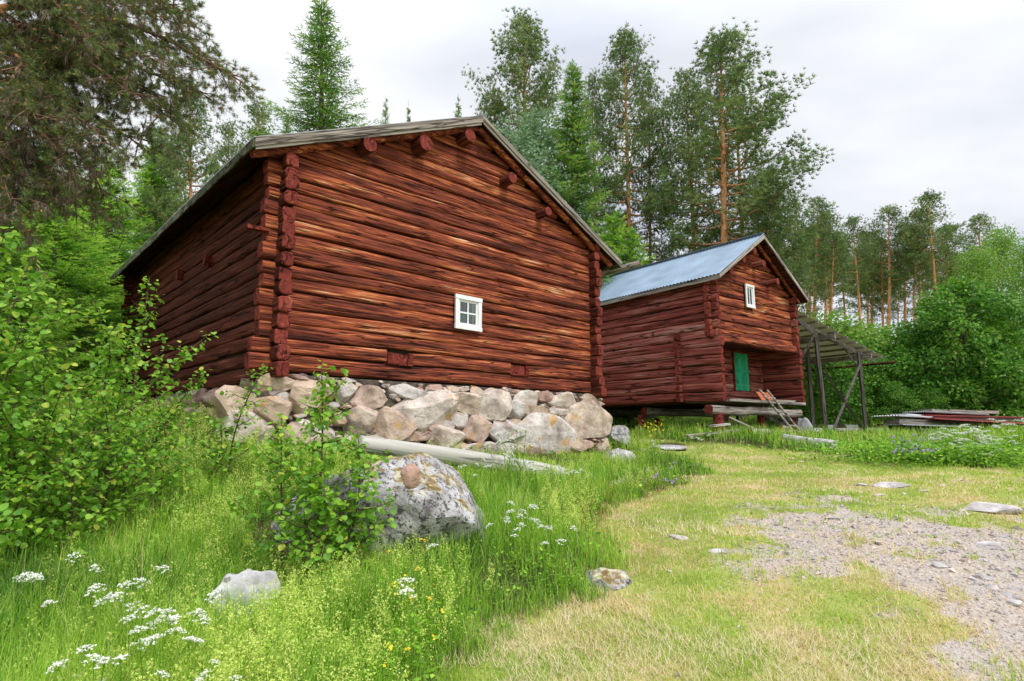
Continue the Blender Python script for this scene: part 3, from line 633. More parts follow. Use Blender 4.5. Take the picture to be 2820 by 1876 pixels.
# ================================================================== the storehouse behind
W2, D2, H2 = 4.95, 6.9, 3.95; RT2 = 5.78; SL2 = (RT2-3.97)/(W2/2+.28)
def rtop2(a): return RT2-SL2*abs(a-W2/2)
sh_root = empty('log_storehouse', HF.o, HF.yaw)
tag(sh_root, 'two-storey red log storehouse with blue-grey metal roof, raised on timber stumps', 'storehouse')
REC = 1.35; ZU = 2.02                      # recess depth of the lower storey, underside of the upper front wall
hs2 = np.array([.30, .27, .30, .26, .29, .27, .28, .27, .29, .26, .28, .26, .27, .25]); hs2 = hs2/hs2.sum()*H2; fz = np.concatenate([[0], np.cumsum(hs2)])
for side, a0 in (('left', 0.), ('right', W2)):
    mb = MB()
    for i in range(len(hs2)):
        z0, z1 = fz[i], fz[i+1]; zc = (z0+z1)/2; fl = .14+.02*math.sin(i*2.3)+(.05 if zc < ZU else 0)
        log(mb, 1, (a0+rng.normal(0, .012), -fl, zc), (a0+rng.normal(0, .012), D2+.25, zc), z1-z0, .2, 400+i*5+(0 if side == 'left' else 100), k=[4.5, 3, 5.5, 3.6][i % 4], sag=.02)
    tag(mb.build('side_wall', [M['hside'], M['end']], sh_root))
zU = [ZU+.0]; 
mb = MB(); z = ZU; i = 0
while z < RT2-.3:
    hgt = ([.32, .26, .28, .26, .27, .26, .25, .26, .25, .27, .25, .24, .24]+[.24]*9)[i]; z1 = z+hgt; zc = (z+z1)/2
    if z < H2-.1: s0, s1 = -.22, W2+.22
    else:
        half = (RT2-.2-zc)/SL2+.08; s0, s1 = W2/2-half, W2/2+half
    log(mb, 0, (s0, 0.14, zc), (s1, .14, zc), hgt*1.02, .2, 500+i*3, zlim=(lambda xx: RT2-.16-SL2*np.abs(xx-W2/2)), tint=([.5, .7, .3, .6, .9, .75, .95, .4, .5, .3, .2, .4]+[.3]*9)[i]); z = z1; i += 1
tag(mb.build('gable_wall', [M['hfront'], M['end']], sh_root))
mb = MB()
for i in range(8):
    z0, z1 = fz[i], fz[i+1]; zc = (z0+z1)/2
    log(mb, 0, (-.24, REC, zc), (W2+.24, REC, zc), z1-z0, .18, 560+i*3)
mb.build('recessed_wall', [M['hrec'], M['end']], sh_root)
mb = MB()
for i in range(13):
    zc = (fz[i]+fz[i+1])/2; log(mb, 0, (-.2, D2, zc), (W2+.2, D2, zc), hs2[i], .2, 600+i)
i = 0; z = H2
while z < RT2-.3:
    zc = z+.13; half = (RT2-.2-zc)/SL2; log(mb, 0, (W2/2-half, D2, zc), (W2/2+half, D2, zc), .27, .18, 620+i); z += .26; i += 1
mb.build('back_wall', [M['hrec'], M['end']], sh_root)
mb = MB(); mb.box((W2/2, REC/2+.0, ZU+.02), (W2-.2, REC, .06), tint=.3); mb.build('loft_floor', M['soffit'], sh_root)
mb = MB()
for k_ in range(7): mb.box((W2/2+rng.normal(0, .02), -.18+k_*.24, .04+rng.normal(0, .008)), (W2-.24, .225, .09), tint=rng.random(), jit=.006)
mb.build('porch_floor', M['grey_x'], sh_root)
mb = MB(); mb.box((W2/2, D2/2+.6, .02), (W2-.25, D2-1.4, .1)); mb.build('floor', M['soffit'], sh_root)
# projecting beam end on the left wall and the little roofed corner
b_, h_ = HF.hitx(1959, 919, -.1); mb = MB(); mb.box((-.2, b_, h_), (.24, .22, .22), tint=.6, jit=.02); mb.build('beam_end', M['end'], sh_root)
# jetty beam
mb = MB(); log(mb, 0, (.12, -.02, ZU-.02), (W2-.12, -.02, ZU-.02), .26, .22, 700, tint=.35, sag=.03); mb.build('jetty_beam', [M['hfront'], M['end']], sh_root)
mb = MB(); mb.box((0, D2/2, H2/2), (.05, D2, H2-.1)); mb.box((W2, D2/2, H2/2), (.05, D2, H2-.1)); mb.box((W2/2, REC, ZU/2), (W2, .05, ZU)); mb.box((W2/2, .14, (ZU+H2)/2), (W2, .05, H2-ZU)); mb.add([(.1, .12, H2), (W2-.1, .12, H2), (W2/2, .12, RT2-.35), (.1, .16, H2), (W2-.1, .16, H2), (W2/2, .16, RT2-.35)], [np.array([[0, 1, 2], [5, 4, 3]])]); mb.build('dark_seam_backing', M['dark'], sh_root)  # near-black sheets give the storehouse log seams their interior dark
# gable window
a, h = HF.hit(2061, 817, .02)
tag(window(sh_root, a, h, .52, .80, -.035, 2, 1, fr=.075), 'small white two-pane window')
# door in the recess
d0, t0 = HF.hit(2017, 971, REC-.1); d1, t1 = HF.hit(2057, 975, REC-.1); _, bt = HF.hit(2030, 1075, REC-.1)
da = (d0+d1)/2; dw = min(.9, d1-d0-.06); dh = t0-bt; dzc = (t0+bt)/2
mb = MB(); nb = 4
for k_ in range(nb): mb.box((da-dw/2+dw*(k_+.5)/nb, REC-.125, dzc), (dw/nb-.008, .03, dh), tint=.2+.2*k_)
for zz in (-.36, .02, .38): mb.box((da, REC-.15, dzc+zz*dh), (dw-.02, .025, .07), tint=.5)
dr = mb.build('door', M['green'], sh_root)
mb = MB(); mb.box((da+dw*.42, REC-.18, dzc+.03), (.10, .03, .08)); mb.build('lock', M['green'], dr)
mb = MB()
for s in (-1, 1): mb.box((da+s*(dw/2+.03), REC-.115, dzc), (.05, .07, dh+.06), tint=.4)
mb.box((da, REC-.115, dzc+dh/2+.035), (dw+.12, .07, .05)); mb.build('door_frame', M['end'], dr)
# purlins of the storehouse
for k_, (u, v) in enumerate([(2010, 741), (2045, 705), (2073, 678), (2100, 727), (2138, 776)]):
    a, h = HF.hit(u, v, -.30); a = min(max(a, .3), W2-.3); r_ = .12; h = min(h, rtop2(a)-.20-r_)
    mb = MB(); mb.tube([(a, -.36, h), (a, .1, h), (a, 1.5, h), (a, D2+.3, h)], [r_*.95, r_, r_, r_], 10, .3+.1*k_, wob=.08, capmat=1, seed=k_); mb.build('purlin', [M['hside'], M['end']], sh_root)
for s in (-1, 1):
    P = [(W2/2+s*x, -.14, rtop2(W2/2+s*x)-.125-.07) for x in np.linspace(.02, W2/2+.25, 6)]
    mb = MB(); mb.tube(P, .06, 8, .4, wob=.05, capmat=1); mb.build('rafter_pole', [M['hfront'], M['end']], sh_root)
OF2 = .42; roof = MB(); E2 = W2/2+.30
for s in (-1, 1):
    x = .01; k_ = 0
    while x < E2-.02:
        x1 = min(E2, x+.18); slopequad(roof, W2/2+s*x, W2/2+s*(x1-.006), -OF2, D2+.35, -.05-.003*(k_ % 2), .03, (k_*.37) % 1, zf=rtop2); x = x1; k_ += 1
ro2 = roof.build('roof', M['soffit'], sh_root)
def corrugated(mb, P00, P10, P01, P11, waves, amp, nrm_, per=6, tint=.5, nl=6):
    """ribs run from P0x to P1x; waves are counted from P00 to P01"""
    P00, P10, P01, P11, nrm_ = [np.array(p, float) for p in (P00, P10, P01, P11, nrm_)]
    n = waves*per+1; t = np.linspace(0, 1, n)[:, None]; w_ = amp*np.sin(np.arange(n)/per*2*np.pi)[:, None]
    V = []
    for l in range(nl):
        s = l/(nl-1); A = P00+(P10-P00)*s; B = P01+(P11-P01)*s; V.append(A+(B-A)*t+w_*nrm_)
    V = np.concatenate(V); F = np.array([[l*n+i, l*n+i+1, (l+1)*n+i+1, (l+1)*n+i] for l in range(nl-1) for i in range(n-1)])
    mb.add(V, F, tint, smooth=True)
sh = MB(); ln = math.hypot(1, SL2)
for s in (-1, 1):
    e = E2+.08; nn = (s*SL2/ln, 0, 1/ln)
    corrugated(sh, (W2/2, -OF2-.05, rtop2(W2/2)+.005), (W2/2+s*e, -OF2-.05, rtop2(W2/2+s*e)+.005), (W2/2, D2+.4, rtop2(W2/2)+.005), (W2/2+s*e, D2+.4, rtop2(W2/2+s*e)+.005), 56, .017, nn)
sh.box((W2/2, D2/2, RT2+.035), (.22, D2+.86, .012)); sh.build('corrugated_sheet', M['bluesheet'], ro2)
for s in (-1, 1):
    mb = MB(); x0, x1 = (W2/2, rtop2(W2/2)-.07), (W2/2+s*(E2+.02), rtop2(W2/2+E2+.02)-.07)
    mb.bar((x0[0], -OF2-.02, x0[1]), (x1[0], -OF2-.02, x1[1]), .03, .13, .6, upv=(0, 1, 0)) if False else None
    V = []
    for x in np.linspace(0, E2+.03, 8):
        a = W2/2+s*x
        for bb in (-OF2-.045, -OF2-.015):
            for dz in (0.0, -.14): V.append((a, bb, rtop2(a)+dz-.02))
    F = []
    for i in range(7):
        p_ = 4*i; F += [[p_, p_+4, p_+6, p_+2], [p_+1, p_+3, p_+7, p_+5], [p_, p_+1, p_+5, p_+4], [p_+2, p_+6, p_+7, p_+3]]
    F += [[0, 2, 3, 1], [28, 29, 31, 30]]
    mb.add(V, np.array(F), .8); mb.build('barge_board', BB['storehouse', s], ro2)
    a = W2/2+s*(E2-.01); mb = MB(); mb.bar((a+s*.03, -OF2, rtop2(a)-.13), (a+s*.03, D2+.35, rtop2(a)-.13), .03, .15, .4, jit=.003); mb.build('eave_board', M['grey_y'] if s < 0 else M['soffit'], ro2)
# underbuilding
mb = MB(); log(mb, 0, (-.55, .02, -.24), (W2-.3, -.10, -.34), .30, .30, 720, k=3, tint=.4, sag=.05); mb.build('sill_beam', [M['grey_x'], M['end']], sh_root)
mb = MB(); log(mb, 0, (.25, 3.2, -.22), (W2-.2, 3.2, -.22), .3, .3, 721, k=3); log(mb, 0, (.25, 6.4, -.22), (W2-.2, 6.4, -.22), .3, .3, 722, k=3); mb.build('cross_beam', [M['grey_x'], M['end']], sh_root)
def stump(a, b, r0=.2, r1=.12):
    p = HF.w(a, b, 0); g = float(gz(p[0], p[1]))-p[2]; mb = MB()
    zt = -.36; zs = np.linspace(g-.1, zt, 7); rs = r0+(r1-r0)*np.linspace(0, 1, 7)**.6
    mb.tube([(a+.01*math.sin(k_*2), b, z_) for k_, z_ in enumerate(zs)], rs, 9, .5, wob=.12, seed=3); mb.build('stump_leg', M['end'], sh_root)
stump(-.12, -.02, .24, .15)
for a, b in ((2.6, .15), (W2-.5, .0), (.1, 3.2), (W2, 3.2), (.1, 6.4), (W2, 6.4)): stump(a, b, .13, .11)
# ---------- loose things round the storehouse
def onground(u, v, dmax=80): p = ghit(u, v, dmax); return p
# ladder
lad = empty('wooden_ladder', (0, 0, 0)); tag(lad, 'short grey wooden pole ladder leaning against the porch floor of the storehouse', 'ladder')
pb = HF.w(3.0, -.95, 0); pb[2] = gz(pb[0], pb[1])-.02; topz = .33
def ladpt(a, t): A = HF.w(2.95+a, -1.05, 0); A[2] = float(gz(A[0], A[1]))-.03; B = HF.w(2.0+a, -.33, .42); return A+(B-A)*t
A = []
for k_, a in enumerate((-.23, .23)):
    mb = MB(); mb.tube([ladpt(a, t) for t in (0, .35, .7, 1)], .035, 7, .8, wob=.08); mb.build('rail', M['grey_z'] if False else M['grey_x'], lad)
for t in (.28, .56, .84):
    mb = MB(); mb.bar(ladpt(-.32, t), ladpt(.32, t), .05, .035, .9); mb.build('rung', M['grey_x'], lad)
for k_ in range(3):
    a, h = HF.hit([2106, 2123, 2137][k_], 1088, .9); rt = empty('roof_tile', (0, 0, 0)); KIDS[rt.name] = []
    col.objects.unlink(rt); bpy.data.objects.remove(rt)
    mb = MB(); V = []
    for i in range(7):
        x_ = (i/6-.5)*.34; zz = .03*math.sin(i/6*2*math.pi)
        for y_ in (0, .46): V += [(x_, zz, y_), (x_, zz+.018, y_)]
    F = []
    for i in range(6):
        p_ = 4*i; F += [[p_, p_+4, p_+6, p_+2], [p_+1, p_+3, p_+7, p_+5], [p_, p_+1, p_+5, p_+4], [p_+2, p_+6, p_+7, p_+3]]
    F += [[0, 2, 3, 1], [24, 25, 27, 26]]
    mb.add(V, np.array(F), .5); o = mb.build('roof_tile', M['brick']); o.location = HF.w(3.0+.36*k_, .20+.02*k_, .085); o.rotation_euler = (R(-38), R(14-3*k_), HF.yaw)
    tag(o, ['terracotta roof tile lying tilted on the storehouse porch, the one nearest the ladder', 'terracotta roof tile tilted on the storehouse porch, between two others', 'terracotta roof tile tilted on the storehouse porch, farthest from the ladder'][k_], 'roof tile', 'terracotta tiles on the porch')
for k_, (a, b, L_, rz) in enumerate([(3.6, -.12, 1.5, .05), (3.9, -.02, 1.2, -.06)]):
    mb = MB(); mb.box((0, 0, 0), (L_, .14, .03), tint=.8, jit=.004); o = mb.build('loose_board', M['grey_x']); o.location = HF.w(a, b, .105+.032*k_); o.rotation_euler = (0, 0, HF.yaw+rz)
    tag(o, ['long pale grey board lying on the front edge of the storehouse porch', 'shorter pale grey board lying on top of the board on the porch edge'][k_], 'board')
# timbers and boards at its feet
def groundlog(name, u0, v0, u1, v1, r, mat, label, cat, dz=.0, box=None, d0=None, d1=None, k=2.2, tint=.5, group=None):
    p = at(u0, v0, d0) if d0 else ghit(u0, v0); q = at(u1, v1, d1) if d1 else ghit(u1, v1)
    if not d0: p = p+np.array([0, 0, dz+r]); q = q+np.array([0, 0, dz+r])
    L_ = np.linalg.norm(q-p); e = empty('tmp'); col.objects.unlink(e); bpy.data.objects.remove(e)
    mb = MB()
    if box: mb.box((L_/2, 0, 0), (L_, box[0], box[1]), tint=tint, jit=.01); o = mb.build(name, mat)
    else: log(mb, 0, (0, 0, 0), (L_, 0, 0), 2*r, 2*r, int(u0), k=k, tint=tint, sag=.02); o = mb.build(name, mat)
    o.location = p; dd = (q-p)/L_
    o.rotation_euler = (0, -math.asin(dd[2]), math.atan2(dd[1], dd[0])); tag(o, label, cat, group); return o
mb = MB()
def hpt(a, b, dz): p = HF.w(a, b, 0); p[2] = float(gz(p[0], p[1]))+dz; return p
def hlog(name, a0, b0, a1, b1, dz0, dz1, w_, h_, mat, label, cat, group=None, tint=.5):
    p, q = hpt(a0, b0, dz0), hpt(a1, b1, dz1); L_ = np.linalg.norm(q-p); mb = MB()
    if abs(w_-h_) < .02: log(mb, 0, (0, 0, 0), (L_, 0, 0), h_, w_, int(a0*10+b0*30+99), k=2.6, tint=tint, sag=.02)
    else: mb.box((L_/2, 0, 0), (L_, w_, h_), tint=tint, jit=.008)
    o = mb.build(name, mat); dd = (q-p)/L_; o.location = p; o.rotation_euler = (0, -math.asin(dd[2]), math.atan2(dd[1], dd[0])); return tag(o, label, cat, group)
GX = [M['grey_x'], M['end']]
hlog('timber_beam', .35, -.75, 1.0, -.95, .14, .14, .22, .23, GX, 'short squared timber with a red end beside the corner stump of the storehouse', 'timber')
hlog('board', -1.0, -.35, -.35, -.5, .34, .36, .16, .05, [M['pole']], 'short fresh pale board end lying beside the storehouse corner stump', 'board', tint=.9)
hlog('board', -1.9, -.1, .1, -.45, .16, .16, .2, .05, GX, 'long grey board lying low in the grass left of the corner stump', 'board')
hlog('timber_beam', .4, .9, 3.4, .6, .30, .32, .17, .17, GX, 'grey timber stored in the gloom under the storehouse', 'timber')
hlog('timber_beam', .9, .3, 4.3, -.1, .14, .18, .2, .2, GX, 'long low grey timber lying under the front of the storehouse', 'timber')
hlog('pole', .15, -.2, 1.5, -.5, .55, .12, .07, .07, GX, 'thin grey pole slanting down from the corner stump', 'pole')
hlog('timber_beam', 3.7, .1, 5.2, .2, .35, .33, .22, .22, GX, 'thick squared timber under the right corner of the storehouse', 'timber')

# the long beam that juts out between the two buildings
p = at(1652, 756, 15.6); q = at(1762, 724, 15.2); L_ = np.linalg.norm(q-p); mb = MB(); log(mb, 0, (-.9, 0, 0), (L_, 0, 0), .17, .14, 41, k=3, tint=.6)
o = mb.build('jutting_beam', [M['grey_x'], M['end']]); dd = (q-p)/L_; o.location = p; o.rotation_euler = (0, -math.asin(dd[2]), math.atan2(dd[1], dd[0])); w_ = o.matrix_basis.copy()
o.parent = barn; BM = Matrix.Translation(Vector(BF.o)) @ Matrix.Rotation(BF.yaw, 4, 'Z'); o.matrix_basis = BM.inverted() @ w_

# big pale log and other logs in the grass
p = at(985, 1222, 7.2); q = at(1640, 1325, 10.6); L_ = np.linalg.norm(q-p); mb = MB()
t = np.linspace(0, 1, 16); mb.tube([(L_*x, .02*math.sin(x*5), .03*math.sin(x*3.2)) for x in t], .10+.03*np.sin(t*2.6), 16, .5, wob=.05)
o = mb.build('fallen_pole', M['pole']); dd = (q-p)/L_; o.location = p; o.rotation_euler = (0, -math.asin(dd[2]), math.atan2(dd[1], dd[0]))
tag(o, 'long peeled pale grey log lying from the big boulder down into the grass', 'log')
groundlog('lichened_log', 2160, 1216, 2300, 1238, .12, [M['granite'], M['granite']], 'grey lichen-covered log half sunk in the grass in front of the shed posts', 'log')
groundlog('rotten_wood', 1685, 1345, 1750, 1330, .07, [M['grey_x'], M['grey_x']], 'short piece of rotten pale wood in tall grass at the path edge', 'wood')

M['plastic'] = leafmat('yellowed_translucent_sheet', [(0, (.22, .225, .11)), (1, (.32, .325, .17))], .22, spec=.3)
# ================================================================== open shed with corrugated roof
shed = empty('open_shed', (11.75, 22.2, 1.2)); SO = np.array([11.75, 22.2, 1.2]); tag(shed, 'open lean-to shed of grey posts with a sloping corrugated roof beside the storehouse', 'shed')
SU = nrm(np.array([6.05, 4.2, 0])); SV = np.array([-SU[1], SU[0], 0])
NT = np.array([10.75, 22.35, 6.42]); NB = np.array([16.95, 26.6, 4.93]); DS = 7.5
def sp(t, b, dz=0): return NT+(NB-NT)*t+SV*b+np.array([0, 0, dz])-SO
nn = np.cross(NB-NT, SV); nn = nn/np.linalg.norm(nn); nn = nn*np.sign(nn[2])
mb = MB(); corrugated(mb, sp(0, 0), sp(1.02, 0), sp(0, DS), sp(1.02, DS), 66, .02, nn, nl=8); o = mb.build('roof_sheet', M['plastic'], shed)
for k_ in range(10):
    mb = MB(); t = .06+.1*k_; mb.bar(sp(t, -.08, -.07), sp(t, DS, -.07), .05, .09, rng.random(), jit=.003); mb.build('batten', M['grey_z'] if 0 else M['grey_y'], shed)
for b in (.35, 2.6, 4.9, 7.1):
    mb = MB(); mb.bar(sp(0, b, -.19), sp(.98, b, -.19), .07, .15, rng.random()); mb.build('rafter', M['grey_x'], shed)
mb = MB(); mb.bar(sp(.82, -.1, -.33), sp(.82, DS, -.33), .1, .16); mb.build('eave_beam', M['grey_y'], shed)
mb = MB(); mb.bar(sp(.42, -.1, -.33), sp(.42, DS, -.33), .1, .16); mb.build('eave_beam', M['grey_y'], shed)
mb = MB(); P = [sp(1.06, -.3, -.16), sp(1.06, DS, -.2)]; mb.tube(P, .055, 8); mb.build('gutter', M['soffit'], shed)
def gpost(p, top, w_=.13, name='post', par=None, tint=.4):
    mb = MB(); mb.bar(p, top, w_, w_, tint, upv=(0, 1, 0), jit=.004); return mb.build(name, M['grey_z'], par)
def G(x, y, dz=-.1): return np.array([x, y, float(gz(x, y))+dz])-SO
P1, P2 = G(11.75, 22.2), G(15.02, 25.2); T1 = sp(.20, .12, -.2); T1 = np.array([P1[0]-.12, P1[1], sp(.18, 0)[2]-.85]); T2 = np.array([P2[0]-.02, P2[1], sp(.72, 0)[2]-.35])
P3 = G(13.2, 26.0); T3 = P3.copy(); T3[2] = sp(.3, 0)[2]-.75
gpost(P1, T1, .12, par=shed); gpost(P2, T2, .12, par=shed); gpost(P3, T3, .12, par=shed)
P4 = G(12.0, 31.5); T4 = P4+np.array([0, 0, 4.4]); gpost(P4, T4, par=shed)
def br(a, b, w_=.09): mb = MB(); mb.bar(a, b, w_, .05, rng.random()*.5+.2, upv=(0.3, 1, 0)); mb.build('brace', M['grey_z'], shed)
up = T1+np.array([0, 0, 0]); br(T1+np.array([0.03, 0, -.1]), sp(.10, .3, -.2)+np.array([.1, 0, 0]), .12)
br(T1+np.array([-.05, -.05, -.05]), P1+np.array([-1.35, .3, 2.05]))
br(P1+np.array([.25, .2, .25]), T2+np.array([.0, -.05, -.55])); br(P2+np.array([-.05, -.06, .25]), T1+np.array([.3, .1, -1.5]))
br(T2+np.array([0, .06, -.1]), sp(.50, .4, -.25), .10); br(T2+np.array([0, .06, -.8]), sp(.60, .35, -.2), .08)
br(T3+np.array([0, 0, -.4]), T3+np.array([-1.3, -.6, .8])); br(P1+np.array([-.3, .2, .2]), P1+np.array([-1.6, .9, 1.3]), .12); br(P1+np.array([-.5, .4, .1]), P1+np.array([-2.1, .9, 1.25]), .12)

# covered machine, trailer draw-bar, low bench
p0 = at(2232, 1203, 20.6); p0[2] = float(gz(p0[0], p0[1])); tarp = empty('tarp_covered_machine', p0); tag(tarp, 'small machine under a pale grey tarp beside the near shed post', 'covered machine')
v, f = ICO[5]; x, y, z = v.T; prof = .30+.42*np.exp(-((x+.45)/.28)**2)+.04*fbm(x*3, y*3, z*2, 5)
zz = np.maximum(z, -.25); r_ = 1+.05*np.sin(np.arctan2(y, x)*9)*np.clip(-z+.3, 0, 1)
V = np.stack([x*.56*r_, y*.34*r_, np.clip((zz+.25)*1.1, 0, 1)*prof*.95+.05], -1); V += .02*fbm(V[:, 0]*5, V[:, 1]*5, V[:, 2]*5, 8)[:, None]
mb = MB(); mb.add(V, f, smooth=True); o = mb.build('tarp', M['tarp'], tarp); o.rotation_euler = (0, 0, .25)
mb = MB(); 
for sx in (-.3, .3): mb.tube([(sx, -.2, .10), (sx, .2, .10)], .09, 12)
mb.build('wheel', M['dark'], tarp)
p0 = ghit(2310, 1196); tr = empty('trailer_frame', p0+np.array([0, 0, .05])); tag(tr, 'low galvanised trailer frame with a black coupling between the shed posts', 'trailer')
mb = MB(); mb.box((-.1, 0, .34), (1.5, .9, .05)); mb.box((-.1, -.46, .28), (1.5, .04, .18)); mb.build('platform', M['metal'], tr)
mb = MB(); mb.bar((.6, 0, .3), (2.0, -.1, .32), .09, .09); mb.bar((.9, 0, .3), (1.0, 0, .55), .05, .05); mb.box((1.9, -.1, .38), (.24, .1, .1)); mb.build('coupling', M['dark'], tr)
for s in (-1, 1): mb = MB(); mb.tube([(-.2, s*.5, .2), (-.2, s*.62, .2)], .24, 16); mb.build('wheel', M['dark'], tr)
p0 = ghit(2195, 1186); mb = MB(); mb.box((0, 0, .55), (1.6, .5, .06)); 
for sx in (-.7, .7): mb.box((sx, 0, .25), (.08, .4, .54))
o = mb.build('bench', M['grey_x']); o.location = p0; tag(o, 'low grey plank bench behind the tarp-covered machine', 'bench')
mb = MB(); mb.box((0, 0, 0), (9, .16, .1), tint=.9); o = mb.build('sill_beam', M['pole']); pp = at(2480, 1183, 26); o.location = pp; o.rotation_euler = (0, 0, .25); tag(o, 'long pale beam lying on the ground behind the shed posts', 'beam')

# lumber and roofing-sheet stack
stk = empty('sheet_stack_base', (0, 0, 0)); col.objects.unlink(stk); bpy.data.objects.remove(stk)
def sheetpx(name, u0, u1, v, th, dep, d0, d1, mat, label, cat, group=None, tilt=0, corr=False):
    p = at(u0, v, d0); q = at(u1, v+tilt, d1); L_ = np.linalg.norm(q-p); mb = MB()
    if corr: corrugated(mb, (0, -dep/2, 0), (L_, -dep/2, 0), (0, dep/2, .0), (L_, dep/2, .0), 10, .02, (0, 0, 1), nl=3); mb.box((L_/2, 0, -.03), (L_, dep, .012))
    else: mb.box((L_/2, 0, 0), (L_, dep, th), tint=rng.random(), jit=.01)
    o = mb.build(name, mat); dd = (q-p)/L_; o.location = p; o.rotation_euler = (0, -math.asin(dd[2]), math.atan2(dd[1], dd[0])); return tag(o, label, cat, group)
gS = 'sheets and beams in the stack by the bushes'
sheetpx('timber_beam', 2548, 2728, 1132, .12, .8, 27, 27.6, M['grey_x'], 'dark weathered beam, topmost of the sheet and timber stack', 'beam', gS, 4)
sheetpx('roofing_sheet', 2516, 2690, 1134, .06, 1.2, 26.4, 27, M['metal'], 'thin grey roofing sheet directly under the topmost dark beam of the stack', 'roofing sheet', gS, 8, True)
sheetpx('timber_beam', 2530, 2700, 1141, .10, .8, 26.6, 27, M['soffit'], 'dark beam just above the upper red sheet of the stack', 'beam', gS, 3)
sheetpx('roofing_sheet', 2520, 2840, 1145, .05, 1.6, 26.2, 26.4, M['redsheet'], 'upper faded red corrugated sheet of the stack', 'roofing sheet', gS, 7, True)
sheetpx('timber_beam', 2538, 2850, 1152, .16, .9, 26, 26.2, M['grey_x'], 'long brown beam between the two red sheets of the stack', 'beam', gS, 6)
sheetpx('roofing_sheet', 2437, 2528, 1145, .05, 1.6, 25.8, 26, M['white'], 'white roofing sheet sticking out at the left of the stack', 'roofing sheet', gS, 5, True)
sheetpx('roofing_sheet', 2472, 2522, 1141, .04, 1.0, 26.3, 26.4, M['white'], 'small bent white sheet lying on the left end of the stack', 'roofing sheet', gS, 5)
sheetpx('roofing_sheet', 2545, 2830, 1153, .05, 1.7, 25.3, 24.6, M['redsheet'], 'lower faded red sheet slanting across the front of the stack', 'roofing sheet', gS, 17)
sheetpx('timber_beam', 2455, 2840, 1160, .17, 1.1, 25.6, 25.4, M['grey_x'], 'long brown beam under the lower red sheet of the stack', 'beam', gS, 12)
sheetpx('roofing_sheet', 2458, 2650, 1170, .05, 1.5, 25.4, 25.2, M['metal'], 'pale metal sheet low in the left of the stack', 'roofing sheet', gS, 5)
sheetpx('timber_beam', 2470, 2860, 1178, .2, 1.2, 25.4, 25.2, M['soffit'], 'dark beam near the ground carrying the stack', 'beam', gS, 6)
sheetpx('roofing_sheet', 2495, 2600, 1183, .04, 1.2, 25, 24.9, M['bluesheet'], 'bluish sheet lowest in the stack just above the grass', 'roofing sheet', gS, 3)
sheetpx('timber_beam', 2760, 2880, 1180, .12, 1.0, 24.4, 24.2, M['redsheet'], 'dull red beam at the right end of the stack near the flowers', 'beam', gS, 3)

# ================================================================== rocks
def rock(name, c, size, seed, mat, label, cat, sub=4, group=None, cuts=12, lo=.5, rz=0, noise=.08, tint=.2, fine=.015):
    vv, ff = rockshape(sub, seed, cuts, lo, noise, fine); mb = MB(); mb.add(vv*np.array(size), ff, tint, smooth=sub > 4); o = mb.build(name, mat); o.location = c; o.rotation_euler = (0, 0, rz); return tag(o, label, cat, group)
# the big boulder in the grass
vv, ff = rockshape(5, 4, 10, .60, .06, .012); x, y, z = vv.T
V = np.stack([x*1.30, y*.90, z*.86], -1); V[:, 2] -= np.clip(-V[:, 0]-.3, 0, 2)*.22; V[:, 0] += np.clip(V[:, 2], -1, 1)*-.12
V += (.05*fbm(V[:, 0]*3, V[:, 1]*3, V[:, 2]*1.5, 31)+.035*np.abs(vn(V[:, 0]*5+V[:, 2]*3, V[:, 1]*4, V[:, 2]*2, 33))+.018*vn(V[:, 0]*14, V[:, 1]*14, V[:, 2]*9, 34))[:, None]*nrm(V)
mb = MB(); mb.add(V, ff, .4, smooth=False); bo = mb.build('boulder', M['lichenrock']); pb = at(1000, 1390, 6.2); bo.location = (pb[0], pb[1]+.1, .53); bo.rotation_euler = (0, 0, -.15)
tag(bo, 'big grey boulder spotted with black lichen and topped with moss in front of the barn', 'boulder')
rock('stone', at(1132, 1314, 5.42), (.10, .06, .12), 12, M['stone'], 'small orange stone leaning on the face of the big lichened boulder', 'stone', 3, tint=.85)
def px_rock(u, v, wpx, hpx, label, mat, seed, sub=4, name='stone', cat='stone', group=None, deep=.8, sink=.25, tint=.2, cuts=12, noise=.08):
    p = ghit(u, v+hpx*.4); s = p[1]/FPX*1.02; sl = min(1.0, max(.25, (CAM_Z-p[2])/max(p[1], .1)*1.6)); flat_ = hpx < wpx*.5; r = (wpx*s/2, (hpx*s/2/sl if flat_ else wpx*s/2*deep), (min(.09, max(.022, hpx*s*.6)) if flat_ else hpx*s/2*1.25)); return rock(name, (p[0], p[1]+r[1]*.6, p[2]+r[2]*(1-2*sink)*.9), r, seed, mat, label, cat, sub, group, cuts=cuts, rz=0, tint=tint, noise=noise)
px_rock(640, 1705, 195, 205, 'white-grey smooth boulder low in the flowering meadow', M['granite'], 33, 5, 'boulder', 'boulder', tint=.1, cuts=14, noise=.20)
px_rock(1668, 1592, 150, 80, 'rough lichened stone at the edge between meadow and mown grass', M['lichenrock'], 24, 5, tint=.7, sink=.42, noise=.18, cuts=16)
px_rock(1712, 1205, 80, 62, 'dark grey boulder beside the right end of the foundation', M['lichenrock'], 23, 4, 'boulder', 'boulder', tint=.9)
px_rock(1710, 1258, 90, 60, 'pale boulder in the grass before the right end of the foundation', M['granite'], 24, 4, 'boulder', 'boulder', tint=.3)
px_rock(1655, 1230, 70, 60, 'tan foundation boulder rolled to the foot of the foundation corner', M['stone'], 25, 4, 'boulder', 'boulder', tint=.5)
px_rock(1865, 1226, 120, 34, 'flat pale rock in the grass before the storehouse', M['granite'], 26, 4, tint=.5)
px_rock(2600, 1240, 120, 26, 'low rock with black lichen in the flower clump on the right', M['lichenrock'], 27, 4, tint=.15)
